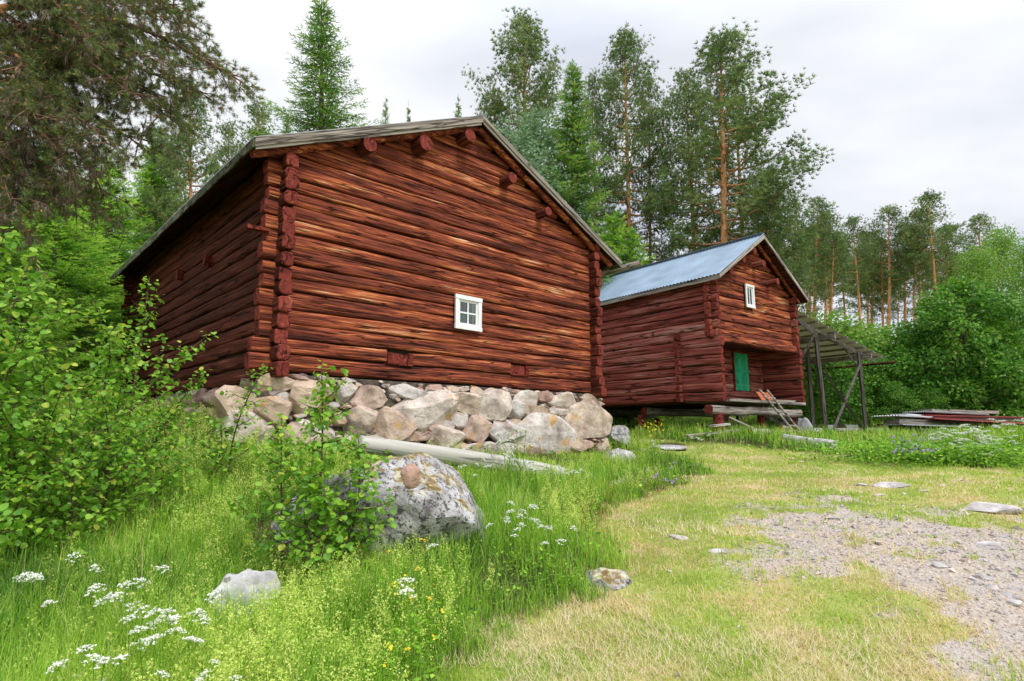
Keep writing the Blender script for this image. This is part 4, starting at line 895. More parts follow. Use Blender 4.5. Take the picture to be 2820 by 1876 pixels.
px_rock(2560, 1206, 90, 26, 'brown low rock behind the flower clump on the right', M['stone'], 28, 4, tint=.95)
def c3(x, y): return 1820+x/2.16, 1150+y/2.16
fl = [(1195, 402, 80, 22), (1395, 405, 215, 36), (1580, 440, 50, 16), (1040, 602, 110, 16), (2010, 545, 310, 60), (2010, 775, 175, 42), (1680, 745, 52, 20), (1675, 886, 92, 30), (1925, 955, 115, 36), (1866, 966, 62, 32), (1892, 992, 50, 26), (2000, 1020, 82, 40),
      (2110, 1070, 82, 36), (2125, 1030, 92, 30), (2135, 1112, 80, 36), (1905, 1130, 50, 28), (1720, 1190, 52, 22), (2015, 905, 42, 24), (2095, 905, 50, 14), (2135, 876, 32, 20), (1930, 856, 44, 16), (1760, 800, 40, 18), (1780, 746, 32, 14), (110, 716, 120, 26), (345, 800, 130, 26),
      (1690, 405, 50, 12), (1785, 375, 50, 10), (1455, 456, 32, 10), (1310, 462, 90, 16), (2060, 716, 60, 14), (2050, 850, 36, 12), (1800, 560, 40, 8), (2110, 940, 36, 14)]
sizes = ['small', 'flat', 'low', 'rounded']
names_ = {0: 'flat stone left of the long flat slab in the mown grass', 1: 'long flat pale slab in the mown grass beyond the gravel', 2: 'small flat stone right of the long slab in the grass', 3: 'thin flat stone at the far edge of the gravel', 4: 'broad flat slab at the right edge of the picture', 5: 'wide pale flat stone on the right of the gravel', 7: 'flat pale stone alone in the middle of the gravel', 8: 'pale rounded stone, largest of the little heap on the right gravel',
          9: 'round pale stone touching the largest stone of the little heap', 11: 'pale angular stone just below the little heap on the gravel', 23: 'flat grey stone in the mown grass beside the meadow', 24: 'flat white stone in the mown grass near the gravel edge', 16: 'lone small white stone near the lower end of the gravel'}
for k_, (x, y, w_, h_) in enumerate(fl):
    u, v = c3(x, y); lab = names_.get(k_, 'small pale loose stone '+('right of the little heap on the gravel' if x > 1980 else 'on the right half of the gravel' if x > 1740 else 'near the far edge of the gravel' if y < 600 else 'low on the gravel'))
    px_rock(u, v, w_/2.16, h_/2.16, lab, M['slab'], 60+k_, 3 if w_ < 100 else 4, 'stone', 'stone', None if k_ in names_ else 'loose pale stones on the gravel', sink=.2, tint=(k_*.29) % .6)

# ================================================================== vegetation
M['grass'] = leafmat('meadow_grass', [(0, (.055, .15, .025)), (.35, (.22, .48, .035)), (.7, (.46, .70, .07)), (.9, (.58, .66, .16)), (1, (.66, .56, .30))], .4, spec=.3)
M['herb'] = leafmat('bedstraw', [(0, (.13, .32, .02)), (.45, (.30, .53, .04)), (.6, (.55, .70, .12)), (1, (.76, .82, .26))], .35, spec=.15)
M['lawn'] = leafmat('mown_grass', [(0, (.24, .44, .035)), (.35, (.46, .60, .09)), (.6, (.66, .58, .22)), (1, (.76, .58, .36))], .3, spec=.2)
M['hay'] = leafmat('hay', [(0, (.40, .42, .16)), (.6, (.56, .47, .25)), (1, (.74, .64, .46))], .2, spec=.2)
M['petal'] = leafmat('white_petals', [(0, (.80, .82, .72)), (1, (.90, .91, .88))], .25, spec=.1)
M['purple'] = leafmat('purple_petals', [(0, (.34, .22, .55)), (1, (.52, .36, .66))], .3)
M['yellow'] = leafmat('yellow_petals', [(0, (.85, .62, .02)), (1, (.92, .74, .05))], .3)
M['sorrel'] = leafmat('sorrel_seed', [(0, (.35, .10, .04)), (1, (.50, .20, .08))], .2)
M['aspen'] = leafmat('aspen_leaf', [(0, (.10, .27, .022)), (.4, (.21, .46, .04)), (.8, (.38, .60, .065)), (1, (.60, .62, .09))], .42, .4, .35)
M['rowan'] = leafmat('broad_leaf', [(0, (.025, .09, .012)), (.45, (.09, .27, .03)), (.85, (.24, .47, .05)), (1, (.48, .55, .18))], .35, .45, .3)
M['birchl'] = leafmat('birch_leaf', [(0, (.12, .26, .035)), (.6, (.24, .43, .06)), (1, (.38, .55, .12))], .4)
M['bluebirch'] = leafmat('grey_green_leaf', [(0, (.12, .22, .10)), (.6, (.22, .36, .18)), (1, (.36, .48, .30))], .4)
M['pine'] = leafmat('pine_needles', [(0, (.065, .115, .038)), (.5, (.155, .25, .075)), (.85, (.28, .385, .12)), (1, (.38, .43, .18))], .3)
M['nearpine'] = leafmat('near_pine_needles', [(0, (.07, .085, .03)), (.5, (.15, .20, .06)), (.85, (.22, .33, .11)), (1, (.34, .42, .15))], .2)
M['bud'] = leafmat('pine_cones_buds', [(0, (.38, .17, .06)), (1, (.62, .33, .12))], .1)
M['lichen'] = leafmat('hanging_lichen_twigs', [(0, (.10, .07, .05)), (.6, (.20, .15, .11)), (1, (.32, .28, .21))], .1)
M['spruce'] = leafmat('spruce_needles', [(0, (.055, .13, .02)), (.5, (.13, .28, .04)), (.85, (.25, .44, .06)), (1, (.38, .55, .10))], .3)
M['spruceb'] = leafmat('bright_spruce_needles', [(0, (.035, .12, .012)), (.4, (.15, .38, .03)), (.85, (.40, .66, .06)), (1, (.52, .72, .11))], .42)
M['cone'] = leafmat('spruce_cones', [(0, (.22, .12, .05)), (1, (.34, .20, .09))], 0)
def barkmat(name, stops, scale=(8, 8, 2.0)):
    m, n, L = newmat(name); c = n('ShaderNodeTexCoord'); mp = n('ShaderNodeMapping'); mp.inputs['Scale'].default_value = scale; L(c.outputs['Object'], mp.inputs[0])
    t = n('ShaderNodeTexNoise'); t.inputs['Scale'].default_value = 1.5; t.inputs['Detail'].default_value = 6; t.inputs['Roughness'].default_value = .7; L(mp.outputs[0], t.inputs['Vector'])
    a = n('ShaderNodeAttribute', attribute_name='tint'); r = n('ShaderNodeValToRGB'); ramp(r, stops); L(a.outputs['Fac'], r.inputs[0])
    r2 = n('ShaderNodeValToRGB'); ramp(r2, [(.35, (.28, .26, .25)), (.52, (.95, .95, .95)), (.75, (1.25, 1.2, 1.15))]); L(t.outputs[0], r2.inputs[0])
    mu = n('ShaderNodeMix', data_type='RGBA', blend_type='MULTIPLY'); mu.inputs[0].default_value = 1; L(r.outputs[0], mu.inputs['A']); L(r2.outputs[0], mu.inputs['B'])
    p = n('ShaderNodeBsdfPrincipled'); p.inputs['Roughness'].default_value = .9; p.inputs['Specular IOR Level'].default_value = .15; L(mu.outputs['Result'], p.inputs['Base Color'])
    b = n('ShaderNodeBump'); b.inputs['Strength'].default_value = .8; b.inputs['Distance'].default_value = .03; L(t.outputs[0], b.inputs['Height']); L(b.outputs[0], p.inputs['Normal'])
    o = n('ShaderNodeOutputMaterial'); L(p.outputs[0], o.inputs[0]); return m
M['pinebark'] = barkmat('pine_bark', [(0, (.20, .135, .11)), (.2, (.36, .20, .13)), (.5, (.70, .36, .18)), (1, (.66, .34, .17))])
M['sprucebark'] = barkmat('spruce_bark', [(0, (.16, .13, .11)), (1, (.20, .15, .12))])
M['birchbark'] = barkmat('birch_bark', [(0, (.50, .48, .45)), (1, (.72, .70, .66))], (3, 3, 9))
M['twig'] = simplemat('thin_twig', (.10, .06, .04), .8, var=.3)

def spikes(k, spread, length, width, seed, base=.0):
    r = np.random.default_rng(seed); V = []; F = []
    for i in range(k):
        th = r.uniform(0, 2*np.pi); ph = spread*math.sqrt(r.uniform(.05, 1)); d = np.array([math.sin(ph)*math.cos(th), math.sin(ph)*math.sin(th), math.cos(ph)])
        s = nrm(np.cross(d, r.normal(size=3)))*width/2; o = np.array([0, 0, base*r.uniform()]); L = length*r.uniform(.7, 1.1)
        V += [o+d*L*.12+s, o+d*L*.12-s, o+d*L]; F.append([3*i, 3*i+1, 3*i+2])
    return np.array(V), [np.array(F)]
def sprig(k, L, nl, width, seed):
    """a flat twig along +Z with needles on all sides"""
    r = np.random.default_rng(seed); V = []; F = []
    for i in range(k):
        o = np.array([0, 0, L*(i+.3)/k]); th = r.uniform(0, 2*np.pi) if i % 3 == 0 else (0 if i % 2 else math.pi)+r.normal(0, .35)
        d = nrm(np.array([math.cos(th), math.sin(th), .9])); s = np.array([0, 0, 1])*width/2; l = nl*(1-.55*i/k)*r.uniform(.8, 1.2)
        V += [o+s, o-s, o+d*l]; F.append([3*i, 3*i+1, 3*i+2])
    return np.array(V), [np.array(F)]
LEAF4 = (np.array([[0, 0, 0], [.32, .5, .08], [0, 1, .0], [-.32, .5, .08]]), [np.array([[0, 1, 2, 3]])])
def leaf_round():
    P = [(0, 0), (.34, .10), (.50, .36), (.42, .66), (.18, .90), (0, 1.02)]
    V = [(0, y, -.02) for y in (0, .36, .66, 1.02)]; R_ = [(x, y, .10*x/.5) for x, y in P[1:5]]; L_ = [(-x, y, .10*x/.5) for x, y in P[1:5]]
    V = V+R_+L_; F4 = [[0, 4, 5, 1], [1, 5, 6, 2], [0, 1, 9, 8], [1, 2, 10, 9], [2, 6, 7, 3], [2, 3, 11, 10]]
    return np.array(V, float), [np.array(F4)]
LEAFR = leaf_round()
def blade(h=1, w=.02, bend=.35, segs=3):
    V = []; 
    for i in range(segs+1):
        t = i/segs; y = bend*t*t; z = t*(1-.25*bend*t); ww = w*(1-t**1.6)/2
        V += [(-ww, y, z), (ww, y, z)] if i < segs else [(0, y, z)]
    F = [[2*i, 2*i+1, 2*i+3, 2*i+2] for i in range(segs-1)]; return np.array(V), [np.array(F), np.array([[2*segs-2, 2*segs-1, 2*segs]])]
def rotz(a, tilt=None, ta=None):
    c, s = np.cos(a), np.sin(a); z = np.zeros_like(a); o = np.ones_like(a); Rz = np.stack([np.stack([c, -s, z], -1), np.stack([s, c, z], -1), np.stack([z, z, o], -1)], -2)
    if tilt is None: return Rz
    ct, st = np.cos(tilt), np.sin(tilt); Rx = np.stack([np.stack([o, z, z], -1), np.stack([z, ct, -st], -1), np.stack([z, st, ct], -1)], -2); return Rz@Rx

# ---------------------------------------------------------------- trees
def tree_root(name): return empty(name)
def make_pine(seed, Hh=20, cb=.45, width=2.6, limbs=46, dens=1.0, tl=.20, r0=.2, lop=0):
    r = np.random.default_rng(seed); root = tree_root('pine_tree'); mb = MB()
    n = 16; t = np.linspace(0, 1, n); P = np.stack([.18*vn(t*2.2, seed, 1)*t*2, .18*vn(t*2.2, seed, 2)*t*2, t*Hh], -1); rad = r0*(1-t)**.75+.015; rad[0] *= 1.25
    mb.tube(P, rad, 9, np.clip(t*1.15, 0, 1).repeat(9), cap=False, wob=.06, seed=seed)
    tip = []; lb = mb
    def on(z): return np.array([np.interp(z, P[:, 2], P[:, 0]), np.interp(z, P[:, 2], P[:, 1]), z])
    for i in range(limbs):
        s = (i+.5)/limbs; s = s**.9; z = Hh*(cb+(1-cb)*.97*s); az = i*2.4+r.uniform(-.5, .5)
        prof = (1-s**1.6)**.9*(.62+.38*min(1, s*5)); L = width*prof*r.uniform(.6, 1.12)+.25
        if lop: L *= 1+lop*math.cos(az)
        el = R(-4+50*s+r.uniform(-12, 12)); d = np.array([math.cos(az)*math.cos(el), math.sin(az)*math.cos(el), math.sin(el)])
        m = 7; q = np.linspace(0, 1, m)[:, None]; o = on(z); C = o+d*L*q+np.array([0, 0, 1])*L*(-.10*np.sin(q*3.1)+.16*q**2)+.10*L*np.stack([vn(q[:, 0]*2, i, seed), vn(q[:, 0]*2, i+9, seed), vn(q[:, 0]*2, i+5, seed)], -1)*q
        lb.tube(C, np.linspace(.045*(L/2.5)**.7+.01, .008, m), 5, np.linspace(.45, .05, m).repeat(5), cap=False)
        ns = max(4, int(L*4.6*dens))
        for j in range(ns):
            qq = 1-.75*(j/ns)**1.1; b = np.array([np.interp(qq, q[:, 0], C[:, k]) for k in range(3)]); sd_ = nrm(d+r.normal(0, .75, 3)*np.array([1, 1, .35])+np.array([0, 0, .25])); l2 = r.uniform(.25, .6)*min(1, .4+L*.35)
            e = b+sd_*l2
            if j % 2 == 0: lb.tube([b, (b+e)/2+np.array([0, 0, -.03]), e], [.012, .009, .005], 3, .02, cap=False)
            k = int(r.integers(8, 16)*dens); c = e+r.normal(0, .23, (k, 3))*np.array([1, 1, .7]); tip.append(np.hstack([c, np.tile(sd_, (k, 1)), np.full((k, 1), np.clip(r.normal(.5, .22), 0, 1))]))
    # dead stubs on the bare trunk
    for i in range(9):
        z = Hh*(cb*.45+cb*.55*i/9); az = r.uniform(0, 6.28); L = r.uniform(.3, 1.1); o = on(z); lb.tube([o, o+np.array([math.cos(az)*L, math.sin(az)*L, r.uniform(-.2, .25)*L])], [.018, .006], 4, .1, cap=False)
    tip = np.concatenate(tip); N = len(tip)
    dirs = nrm(tip[:, 3:6]*.8+np.array([0, 0, .6])+r.normal(0, .35, (N, 3)))
    tv, tf = spikes(10, .85, tl*1.12, .034, seed); nb = MB(); nb.scatter(tv, tf, tip[:, :3], frames(dirs, r.uniform(0, 6.28, N)), r.uniform(.7, 1.15, N), np.clip(tip[:, 6]+r.normal(0, .12, N), 0, 1))
    kid(root, mb.build('trunk', M['pinebark'], root)); kid(root, nb.build('crown', M['pine'], root)); return root
def make_spruce(seed, Hh=20, cb=.08, width=3.0, step=.42, mat='spruce', sl_=.34, dens=1.0, cones=0, power=.9, droop=.35, name='spruce_tree', r0=.2, nk=11):
    r = np.random.default_rng(seed); root = tree_root(name); mb = MB(); t = np.linspace(0, 1, 10); P = np.stack([t*0, t*0, t*Hh], -1)
    mb.tube(P, r0*(1-t)**.9+.012, 8, .5, cap=False, wob=.05, seed=seed); lb = mb; tip = []; z = Hh*cb; lv = 0; cn = []
    while z < Hh*.985:
        s = (z/Hh-cb)/(1-cb); Lm = width*(1-s)**power*(1 if s > .06 else .7+5*s); nL = 5+int(r.integers(0, 3)) if s < .9 else 4
        for i in range(nL):
            az = lv*1.1+i*2*math.pi/nL+r.uniform(-.35, .35); L = Lm*r.uniform(.62, 1.12)+.06
            el = R(-22*(1-s)+38*s**2+r.uniform(-7, 7)); m = 6; q = np.linspace(0, 1, m)[:, None]; h = np.array([math.cos(az), math.sin(az), 0]); d = h*math.cos(el)+np.array([0, 0, math.sin(el)])
            zz = z+r.uniform(-.5, .5)*step
            C = np.array([0, 0, zz])+d*L*q+np.array([0, 0, 1])*L*(droop*(q**2.2-q)*.9+.10*q**3); lb.tube(C, np.linspace(.022*(L/2)**.7+.006, .005, m), 4, .4, cap=False)
            side = np.cross(h, [0, 0, 1.]); ns = max(3, int(L*7.5*dens)); ti = np.clip(r.normal(.33, .22), 0, 1)
            qs = np.linspace(.12, 1, ns); B = np.stack([np.interp(qs, q[:, 0], C[:, k]) for k in range(3)], -1)
            for sg in (-1, 1, 0):
                hang = .35 if sg else 1.0
                D_ = nrm(d[None]*(.8 if sg else .5)+side[None]*sg*r.uniform(.6, 1.1, (ns, 1))+np.array([0, 0, -1.])*hang*r.uniform(.2, .9 if sg else 1, (ns, 1))*(1-.6*s))
                if not sg: D_[-1] = d
                off = (B+side[None]*sg*r.uniform(0, .14, (ns, 1))*L*(1-qs[:, None]*.7)+r.normal(0, .02, (ns, 3)))
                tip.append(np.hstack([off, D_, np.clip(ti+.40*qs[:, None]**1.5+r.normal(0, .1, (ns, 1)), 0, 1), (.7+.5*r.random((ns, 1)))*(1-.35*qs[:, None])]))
            if cones and s > .25 and r.random() < cones: cn.append(B[-max(1, ns//3)]+np.array([0, 0, -.12]))
        z += step*(1-.45*s); lv += 1
    tip.append(np.array([[0, 0, Hh-.1, 0, 0, 1, .5, 1.2]])); tip = np.concatenate(tip); N = len(tip)
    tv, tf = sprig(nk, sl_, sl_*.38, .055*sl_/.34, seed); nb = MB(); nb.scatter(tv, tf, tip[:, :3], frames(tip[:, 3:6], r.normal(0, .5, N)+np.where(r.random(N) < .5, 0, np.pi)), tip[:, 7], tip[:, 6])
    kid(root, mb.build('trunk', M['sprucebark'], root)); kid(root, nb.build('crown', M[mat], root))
    if cn: cb_ = MB(); v_, f_ = ICO[1]; cb_.scatter(v_*np.array([.03, .03, .09]), [f_], np.array(cn), np.tile(np.eye(3), (len(cn), 1, 1)), np.ones(len(cn)), r.random(len(cn))); kid(root, tag(cb_.build('cones', M['cone'], root), kind='stuff'))
    return root
def make_broad(seed, Hh=8, width=3.2, mat='rowan', leaf=.16, nleaf=14000, name='deciduous_tree', bark='sprucebark', cb=.12, blobs=46, stems=3, flowers=None, r0=.09, blobr=.24, hang=0, tall=1.0):
    r = np.random.default_rng(seed); root = tree_root(name); mb = MB(); Cc = []
    for i in range(blobs):
        s = (i+.5)/blobs; z = cb+(1-cb)*s*.94; pr = math.sin(math.pi*min(1, (.12+s*.88)))**.55 if tall == 1 else (math.sin(math.pi*(.1+.85*s**.8)))**.8
        a = i*2.4; rad_ = width*pr*math.sqrt(r.uniform(.05, 1))*.82*(1+.30*float(vn(math.cos(a)*1.6+3, math.sin(a)*1.6, z*3.5, seed))); Cc.append([rad_*math.cos(a), rad_*math.sin(a), z*Hh, blobr*width*r.uniform(.6, 1.25)])
    Cc = np.array(Cc)
    for k in range(stems):
        t = np.linspace(0, 1, 9); a = k*2.4; sp_ = .10*width*(stems > 1); P = np.stack([sp_*math.cos(a)*(.3+t*2.5)+.05*vn(t*3, k, seed)*Hh*.3, sp_*math.sin(a)*(.3+t*2.5)+.05*vn(t*3, k+5, seed)*Hh*.3, t*Hh*.93], -1)
        mb.tube(P, r0*(1-t)**.8+.008, 7, .6, cap=False, wob=.08)
        if k == 0: tr0 = P
    for c in Cc[::2]:
        z0 = max(.05*Hh, c[2]-.5*np.hypot(c[0], c[1])-.2*Hh*.2); b = np.array([np.interp(z0, tr0[:, 2], tr0[:, 0]), np.interp(z0, tr0[:, 2], tr0[:, 1]), z0]); mb.tube([b, (b+c[:3])/2+np.array([0, 0, .06*Hh*.3]), c[:3]], [r0*.35, r0*.22, .008], 4, .5, cap=False)
    w_ = Cc[:, 3]**2; idx = r.choice(len(Cc), nleaf, p=w_/w_.sum()); n3 = nrm(r.normal(size=(nleaf, 3))); rr = r.random(nleaf)**.45
    # leaves gather in small sprays, leaving gaps between them
    spray = n3*rr[:, None]; key = np.floor(spray*4.0); jit = np.stack([_h(key[:, 0].astype(int), key[:, 1].astype(int), key[:, 2].astype(int), seed+q)+0*idx for q in range(3)], -1)-.5
    pos = Cc[idx, :3]+(np.where(r.random((nleaf, 1)) < .75, (key+.5)/4.0+.5*jit*.5+r.normal(0, .07, (nleaf, 3)), spray))*Cc[idx, 3:4]*np.array([1.15, 1.15, .85])
    if hang: pos[:, 2] -= hang*r.random(nleaf)**2
    D_ = nrm(n3*.8+np.array([0, 0, -.35])+r.normal(0, .4, (nleaf, 3))); sp_t = _h(key[:, 0].astype(int), key[:, 1].astype(int), key[:, 2].astype(int)+idx*7, seed)
    tint = np.clip(.12+.5*sp_t+.25*(pos[:, 2]/Hh)*0+.3*r.random(len(Cc))[idx]+r.normal(0, .12, nleaf), 0, .95)
    tv = LEAF4[0][:, [0, 2, 1]]*np.array([1, 1, 1]); nb = MB(); nb.scatter(tv, LEAF4[1], pos, frames(D_, r.uniform(-1.2, 1.2, nleaf)), leaf*r.uniform(.7, 1.2, nleaf), tint)
    kid(root, mb.build('trunk', M[bark], root)); kid(root, nb.build('crown', M[mat], root))
    if flowers:
        out = np.argsort(-rr)[:nleaf//3]; pick = out[r.integers(0, len(out), flowers)]; fb_ = MB(); fp = np.repeat(pos[pick], 9, 0)+r.normal(0, .07, (flowers*9, 3))*np.array([1, 1, .4]); fb_.scatter(tv, LEAF4[1], fp, frames(nrm(r.normal(size=(len(fp), 3))+np.array([0, 0, 1])), r.uniform(0, 6, len(fp))), .06*np.ones(len(fp)), .5)
        kid(root, fb_.build('blossom', leafmat('cream_blossom', [(0, (.55, .55, .30)), (1, (.62, .52, .32))], .2), root))
    return root
PINES = [make_pine(11, 20, .34, 2.9, 64), make_pine(12, 20, .40, 3.5, 74, lop=.15), make_pine(13, 20, .64, 2.3, 36), make_pine(14, 20, .66, 2.4, 36), make_pine(15, 20, .16, 3.4, 72)]
SPR = [make_spruce(21, 20, .10, 3.6, .5), make_spruce(22, 20, .06, 2.9, .42, cones=.45, sl_=.38)]
SPB = [make_spruce(23, 9, .03, 2.5, .36, 'spruceb', .30, 1.15, power=.75, r0=.12, nk=13), make_spruce(24, 7, .02, 2.1, .30, 'spruceb', .26, 1.25, power=.7, r0=.09, nk=13)]
BIR = [make_broad(31, 12, 2.3, 'birchl', .13, 15000, 'birch_tree', 'birchbark', .18, 60, 1, r0=.10, blobr=.30, hang=.5, tall=2), make_broad(32, 14, 3.0, 'bluebirch', .17, 15000, 'birch_tree', 'birchbark', .1, 60, 1, r0=.12, blobr=.28, hang=.6, tall=2)]
ROW = make_broad(33, 8, 4.0, 'rowan', .20, 34000, 'rowan_tree', 'sprucebark', .0, 130, 5, flowers=140, blobr=.15)
BSH = [make_broad(34, 4, 2.0, 'rowan', .13, 12000, 'bush', 'sprucebark', .0, 40, 4, r0=.05, blobr=.30, flowers=30), make_broad(35, 3.5, 1.8, 'birchl', .11, 10000, 'bush', 'sprucebark', .0, 36, 4, r0=.04, blobr=.30)]
PROTO = {'pine0': (PINES[0], 20), 'pine1': (PINES[1], 20), 'pine2': (PINES[2], 20), 'pine3': (PINES[3], 20), 'pine4': (PINES[4], 20), 'spr0': (SPR[0], 20), 'spr1': (SPR[1], 20), 'spb0': (SPB[0], 9), 'spb1': (SPB[1], 7), 'bir0': (BIR[0], 12), 'bir1': (BIR[1], 14), 'row': (ROW, 8), 'bsh0': (BSH[0], 4), 'bsh1': (BSH[1], 3.5)}
used = set()
def tree(kind, u, v, d, label, group=None, ub=None, wide=1.0, rz=None, cat=None, gzv=None):
    """top of the tree seen at (u, v) of the photograph, at distance d"""
    pt = at(u, v, d); ub = u if ub is None else ub; pbx = at(ub, 1186, d)[0]; g = float(gz(pbx, d, False))-.1; hgt = pt[2]-g
    root, Hn = PROTO[kind]
    if kind in used: o = dup(root)
    else: o = root; used.add(kind)
    s = hgt/Hn; o.location = (pbx, d, g); o.scale = (s*wide, s*wide, s); lean = math.atan2(pt[0]-pbx, hgt)
    o.rotation_euler = (0, 0, 0); rzv = rng.uniform(0, 6.28) if rz is None else rz
    o.rotation_euler = (Matrix.Rotation(lean, 3, 'Y') @ Matrix.Rotation(rzv, 3, 'Z')).to_euler()
    if 'group' in o: del o['group']
    tag(o, label, cat or {'pin': 'pine', 'spr': 'spruce', 'spb': 'spruce', 'bir': 'birch', 'row': 'rowan', 'bsh': 'bush'}[kind[:3]], group); return o
tree('spr0', 885, -8, 24, 'tall green spruce rising alone behind the left roof slope of the barn', wide=1.5)
tree('pine4', 700, 272, 30, 'dark young pine just left of the lone tall spruce', wide=1.0)
tree('pine1', 520, 235, 24, 'pine with visible brown trunk behind the left eave of the barn', ub=513, wide=.8)
tree('pine4', 618, 328, 27, 'slender young pine between the brown-trunked pine and the darker pine left of the tall spruce', wide=.75)
tree('spr1', 790, 325, 33, 'low spruce top just showing over the roof beside the tall spruce', wide=.8)
tree('pine0', 440, 360, 30, 'pine behind the bright green spruces on the left', wide=.9)
tree('spr0', 1062, 272, 32, 'small spruce top over the middle of the barn roof, left one of two', wide=.55)
tree('spr1', 1125, 288, 34, 'thin spruce top over the middle of the barn roof, right one of two', wide=.38)
tree('spr0', 1262, 272, 34, 'small spruce top showing just left of the barn ridge', wide=.6)
tree('pine1', 1452, 50, 34, 'tall open pine behind the barn ridge', ub=1456, wide=.86)
tree('pine4', 1368, 262, 36, 'shorter pine at the left foot of the tall open pine behind the ridge', wide=.8)
tree('bir1', 1472, 270, 26, 'grey-green birch behind the right slope of the barn roof', wide=1.1)
tree('spr1', 1578, 178, 25, 'spruce hung with brown cones behind the right slope of the barn', wide=1.45)
tree('spb0', 1690, 590, 30, 'light green spruce boughs showing in the gap between barn and storehouse', wide=1.15)
tree('spb1', 1735, 640, 28.5, 'small bright spruce behind the left end of the storehouse roof', wide=1.2)
tree('pine4', 1640, 198, 38, 'slim pine between the cone-hung spruce and the tall dark pine', wide=.6)
tree('pine1', 1712, 88, 37, 'tall pointed dark pine in the middle of the grove', ub=1738, wide=.80, rz=1)
tree('pine0', 1796, 212, 38, 'narrow pine right of the tall pointed dark pine', wide=.6)
tree('pine0', 1885, 208, 36, 'pine with leaning bare orange trunk left of the biggest pine', ub=1925, wide=.95, rz=2)
tree('pine1', 1972, 102, 32, 'biggest pine with a thick orange trunk rising behind the storehouse roof', ub=1997, wide=1.15, rz=0.2)
tree('pine4', 2050, 250, 37, 'dense pine filling the right shoulder of the biggest pine', wide=1.05)
tree('pine1', 2110, 480, 31, 'lower pine spreading right over the storehouse ridge', wide=.85)
tree('pine0', 2180, 560, 42, 'mid-height pine behind the right roof slope of the storehouse', wide=.9)
tree('pine3', 2250, 556, 44, 'pine with straight pale trunk above the shed, left one of the pair', ub=2245, wide=1.0)
tree('pine3', 2285, 590, 45, 'pine with straight trunk above the shed, right one of the pair', ub=2262, wide=1.0)
tree('pine2', 2300, 640, 42, 'short pine above the middle of the shed roof', ub=2288, wide=1.0)
far = [(2355, 602, 50, 2380, 'first tall pine of the far row, counted from the shed'), (2446, 571, 50, 2440, 'second tall pine of the far row, counted from the shed'), (2402, 640, 56, 2400, 'thinner pine between the first and second tall pines of the far row'), (2527, 579, 52, 2545, 'tall pine of the far row just left of its highest pine'), (2570, 536, 48, 2585, 'highest pine of the far row, above the rowan'),
       (2490, 640, 56, 2490, 'low pine between the second tall pine and the highest one in the far row'), (2320, 655, 55, 2340, 'low pine at the left end of the far row'), (2700, 593, 56, 2700, 'pine top rising behind the right-hand birches'), (2620, 620, 55, 2615, 'pine at the right shoulder of the highest pine of the far row'), (2425, 660, 52, 2432, 'pine hidden half behind the second tall pine of the far row'), (2250, 650, 52, 2230, 'pine crown low behind the pair above the shed')]
for k_, (u, v, d, ub, lab) in enumerate(far): tree(['pine3', 'pine2'][k_ % 2], u, v, d, lab, ub=ub, wide=1.05 if k_ % 3 else .9)
gF = 'trees deeper in the forest'
def forlab(u, sprc):
    where = 'behind the barn ridge' if u < 1500 else 'in the gap between barn and storehouse' if u < 1750 else 'over the storehouse roof' if u < 2100 else 'over the shed roof' if u < 2400 else 'over the rowan'
    return ('dark spruce' if sprc else 'slim pine')+' deep in the forest seen '+where
for k_ in range(34):
    u = rng.uniform(1380, 2720); d = rng.uniform(46, 74); v = 640+rng.uniform(-20, 120)+(60 if u < 2000 else 0)
    tree(['pine3', 'pine2', 'pine3', 'spr1', 'pine2'][k_ % 5], u, v, d, forlab(u, k_ % 5 == 3), gF+(' (spruces)' if k_ % 5 == 3 else ''), wide=rng.uniform(.8, 1.15))
for k_ in range(16):
    u = rng.uniform(-150, 700); d = rng.uniform(32, 46); tree(['pine4', 'spr1', 'pine0'][k_ % 3], u, rng.uniform(330, 560), d, ['far pine', 'far dark spruce', 'far slim pine'][k_ % 3]+' glimpsed '+('through the overhanging pine boughs' if u < 280 else 'between the overhanging pine and the barn roof' if u < 560 else 'just over the left roof slope of the barn'), 'forest trees glimpsed left of the barn, '+['pines', 'spruces', 'slim pines'][k_ % 3], wide=.9)
tree('bir0', 2760, 610, 40, 'light green birch at the right edge, the tallest of three', wide=.85)
tree('bir0', 2690, 665, 38, 'light green birch just right of the rowan top', wide=1.1)
tree('bir0', 2835, 640, 37, 'birch cut off by the right edge of the picture', wide=1.0)
tree('bir0', 2860, 900, 30, 'low birch with thin pale trunk at the right edge behind the stack', wide=1.4)
tree('row', 2640, 765, 31, 'large round dark green rowan with cream blossom behind the sheet stack', wide=1.03)
tree('row', 2790, 900, 33, 'lower dark green rowan right of the large round one', wide=1.0)
for u, v, d, w_, kd, lab in ((2250, 925, 31, 1.2, 'bsh0', 'green bush seen between the storehouse and the near shed post'), (2340, 960, 33, 1.3, 'bsh0', 'green bush seen between the crossed shed braces'), (2420, 985, 32, 1.2, 'bsh0', 'green bush right of the far shed post'), (2500, 950, 34, 1.2, 'bsh0', 'bush filling the gap between shed and rowan'), (2300, 870, 37, 1.4, 'bsh1', 'light green bush showing above the shed roof edge'),
    (2390, 905, 38, 1.4, 'bsh1', 'light yellow-green bush over the right end of the shed roof'), (2190, 1040, 30, 1.1, 'bsh1', 'bush behind the right corner of the storehouse'), (2550, 1070, 29.5, 1.2, 'bsh0', 'low dark bush left of the sheet stack'), (2720, 1050, 33, 1.5, 'bsh1', 'bush in the gloom behind the stack'), (2820, 1040, 31, 1.4, 'bsh0', 'bush at the right edge behind the stack'), (2460, 1060, 30, 1.1, 'bsh0', 'low green bush behind the far shed post'), (2360, 1080, 31.5, 1.2, 'bsh1', 'low bush behind the trailer frame')):
    tree(kd, u, v, d, lab, wide=w_)
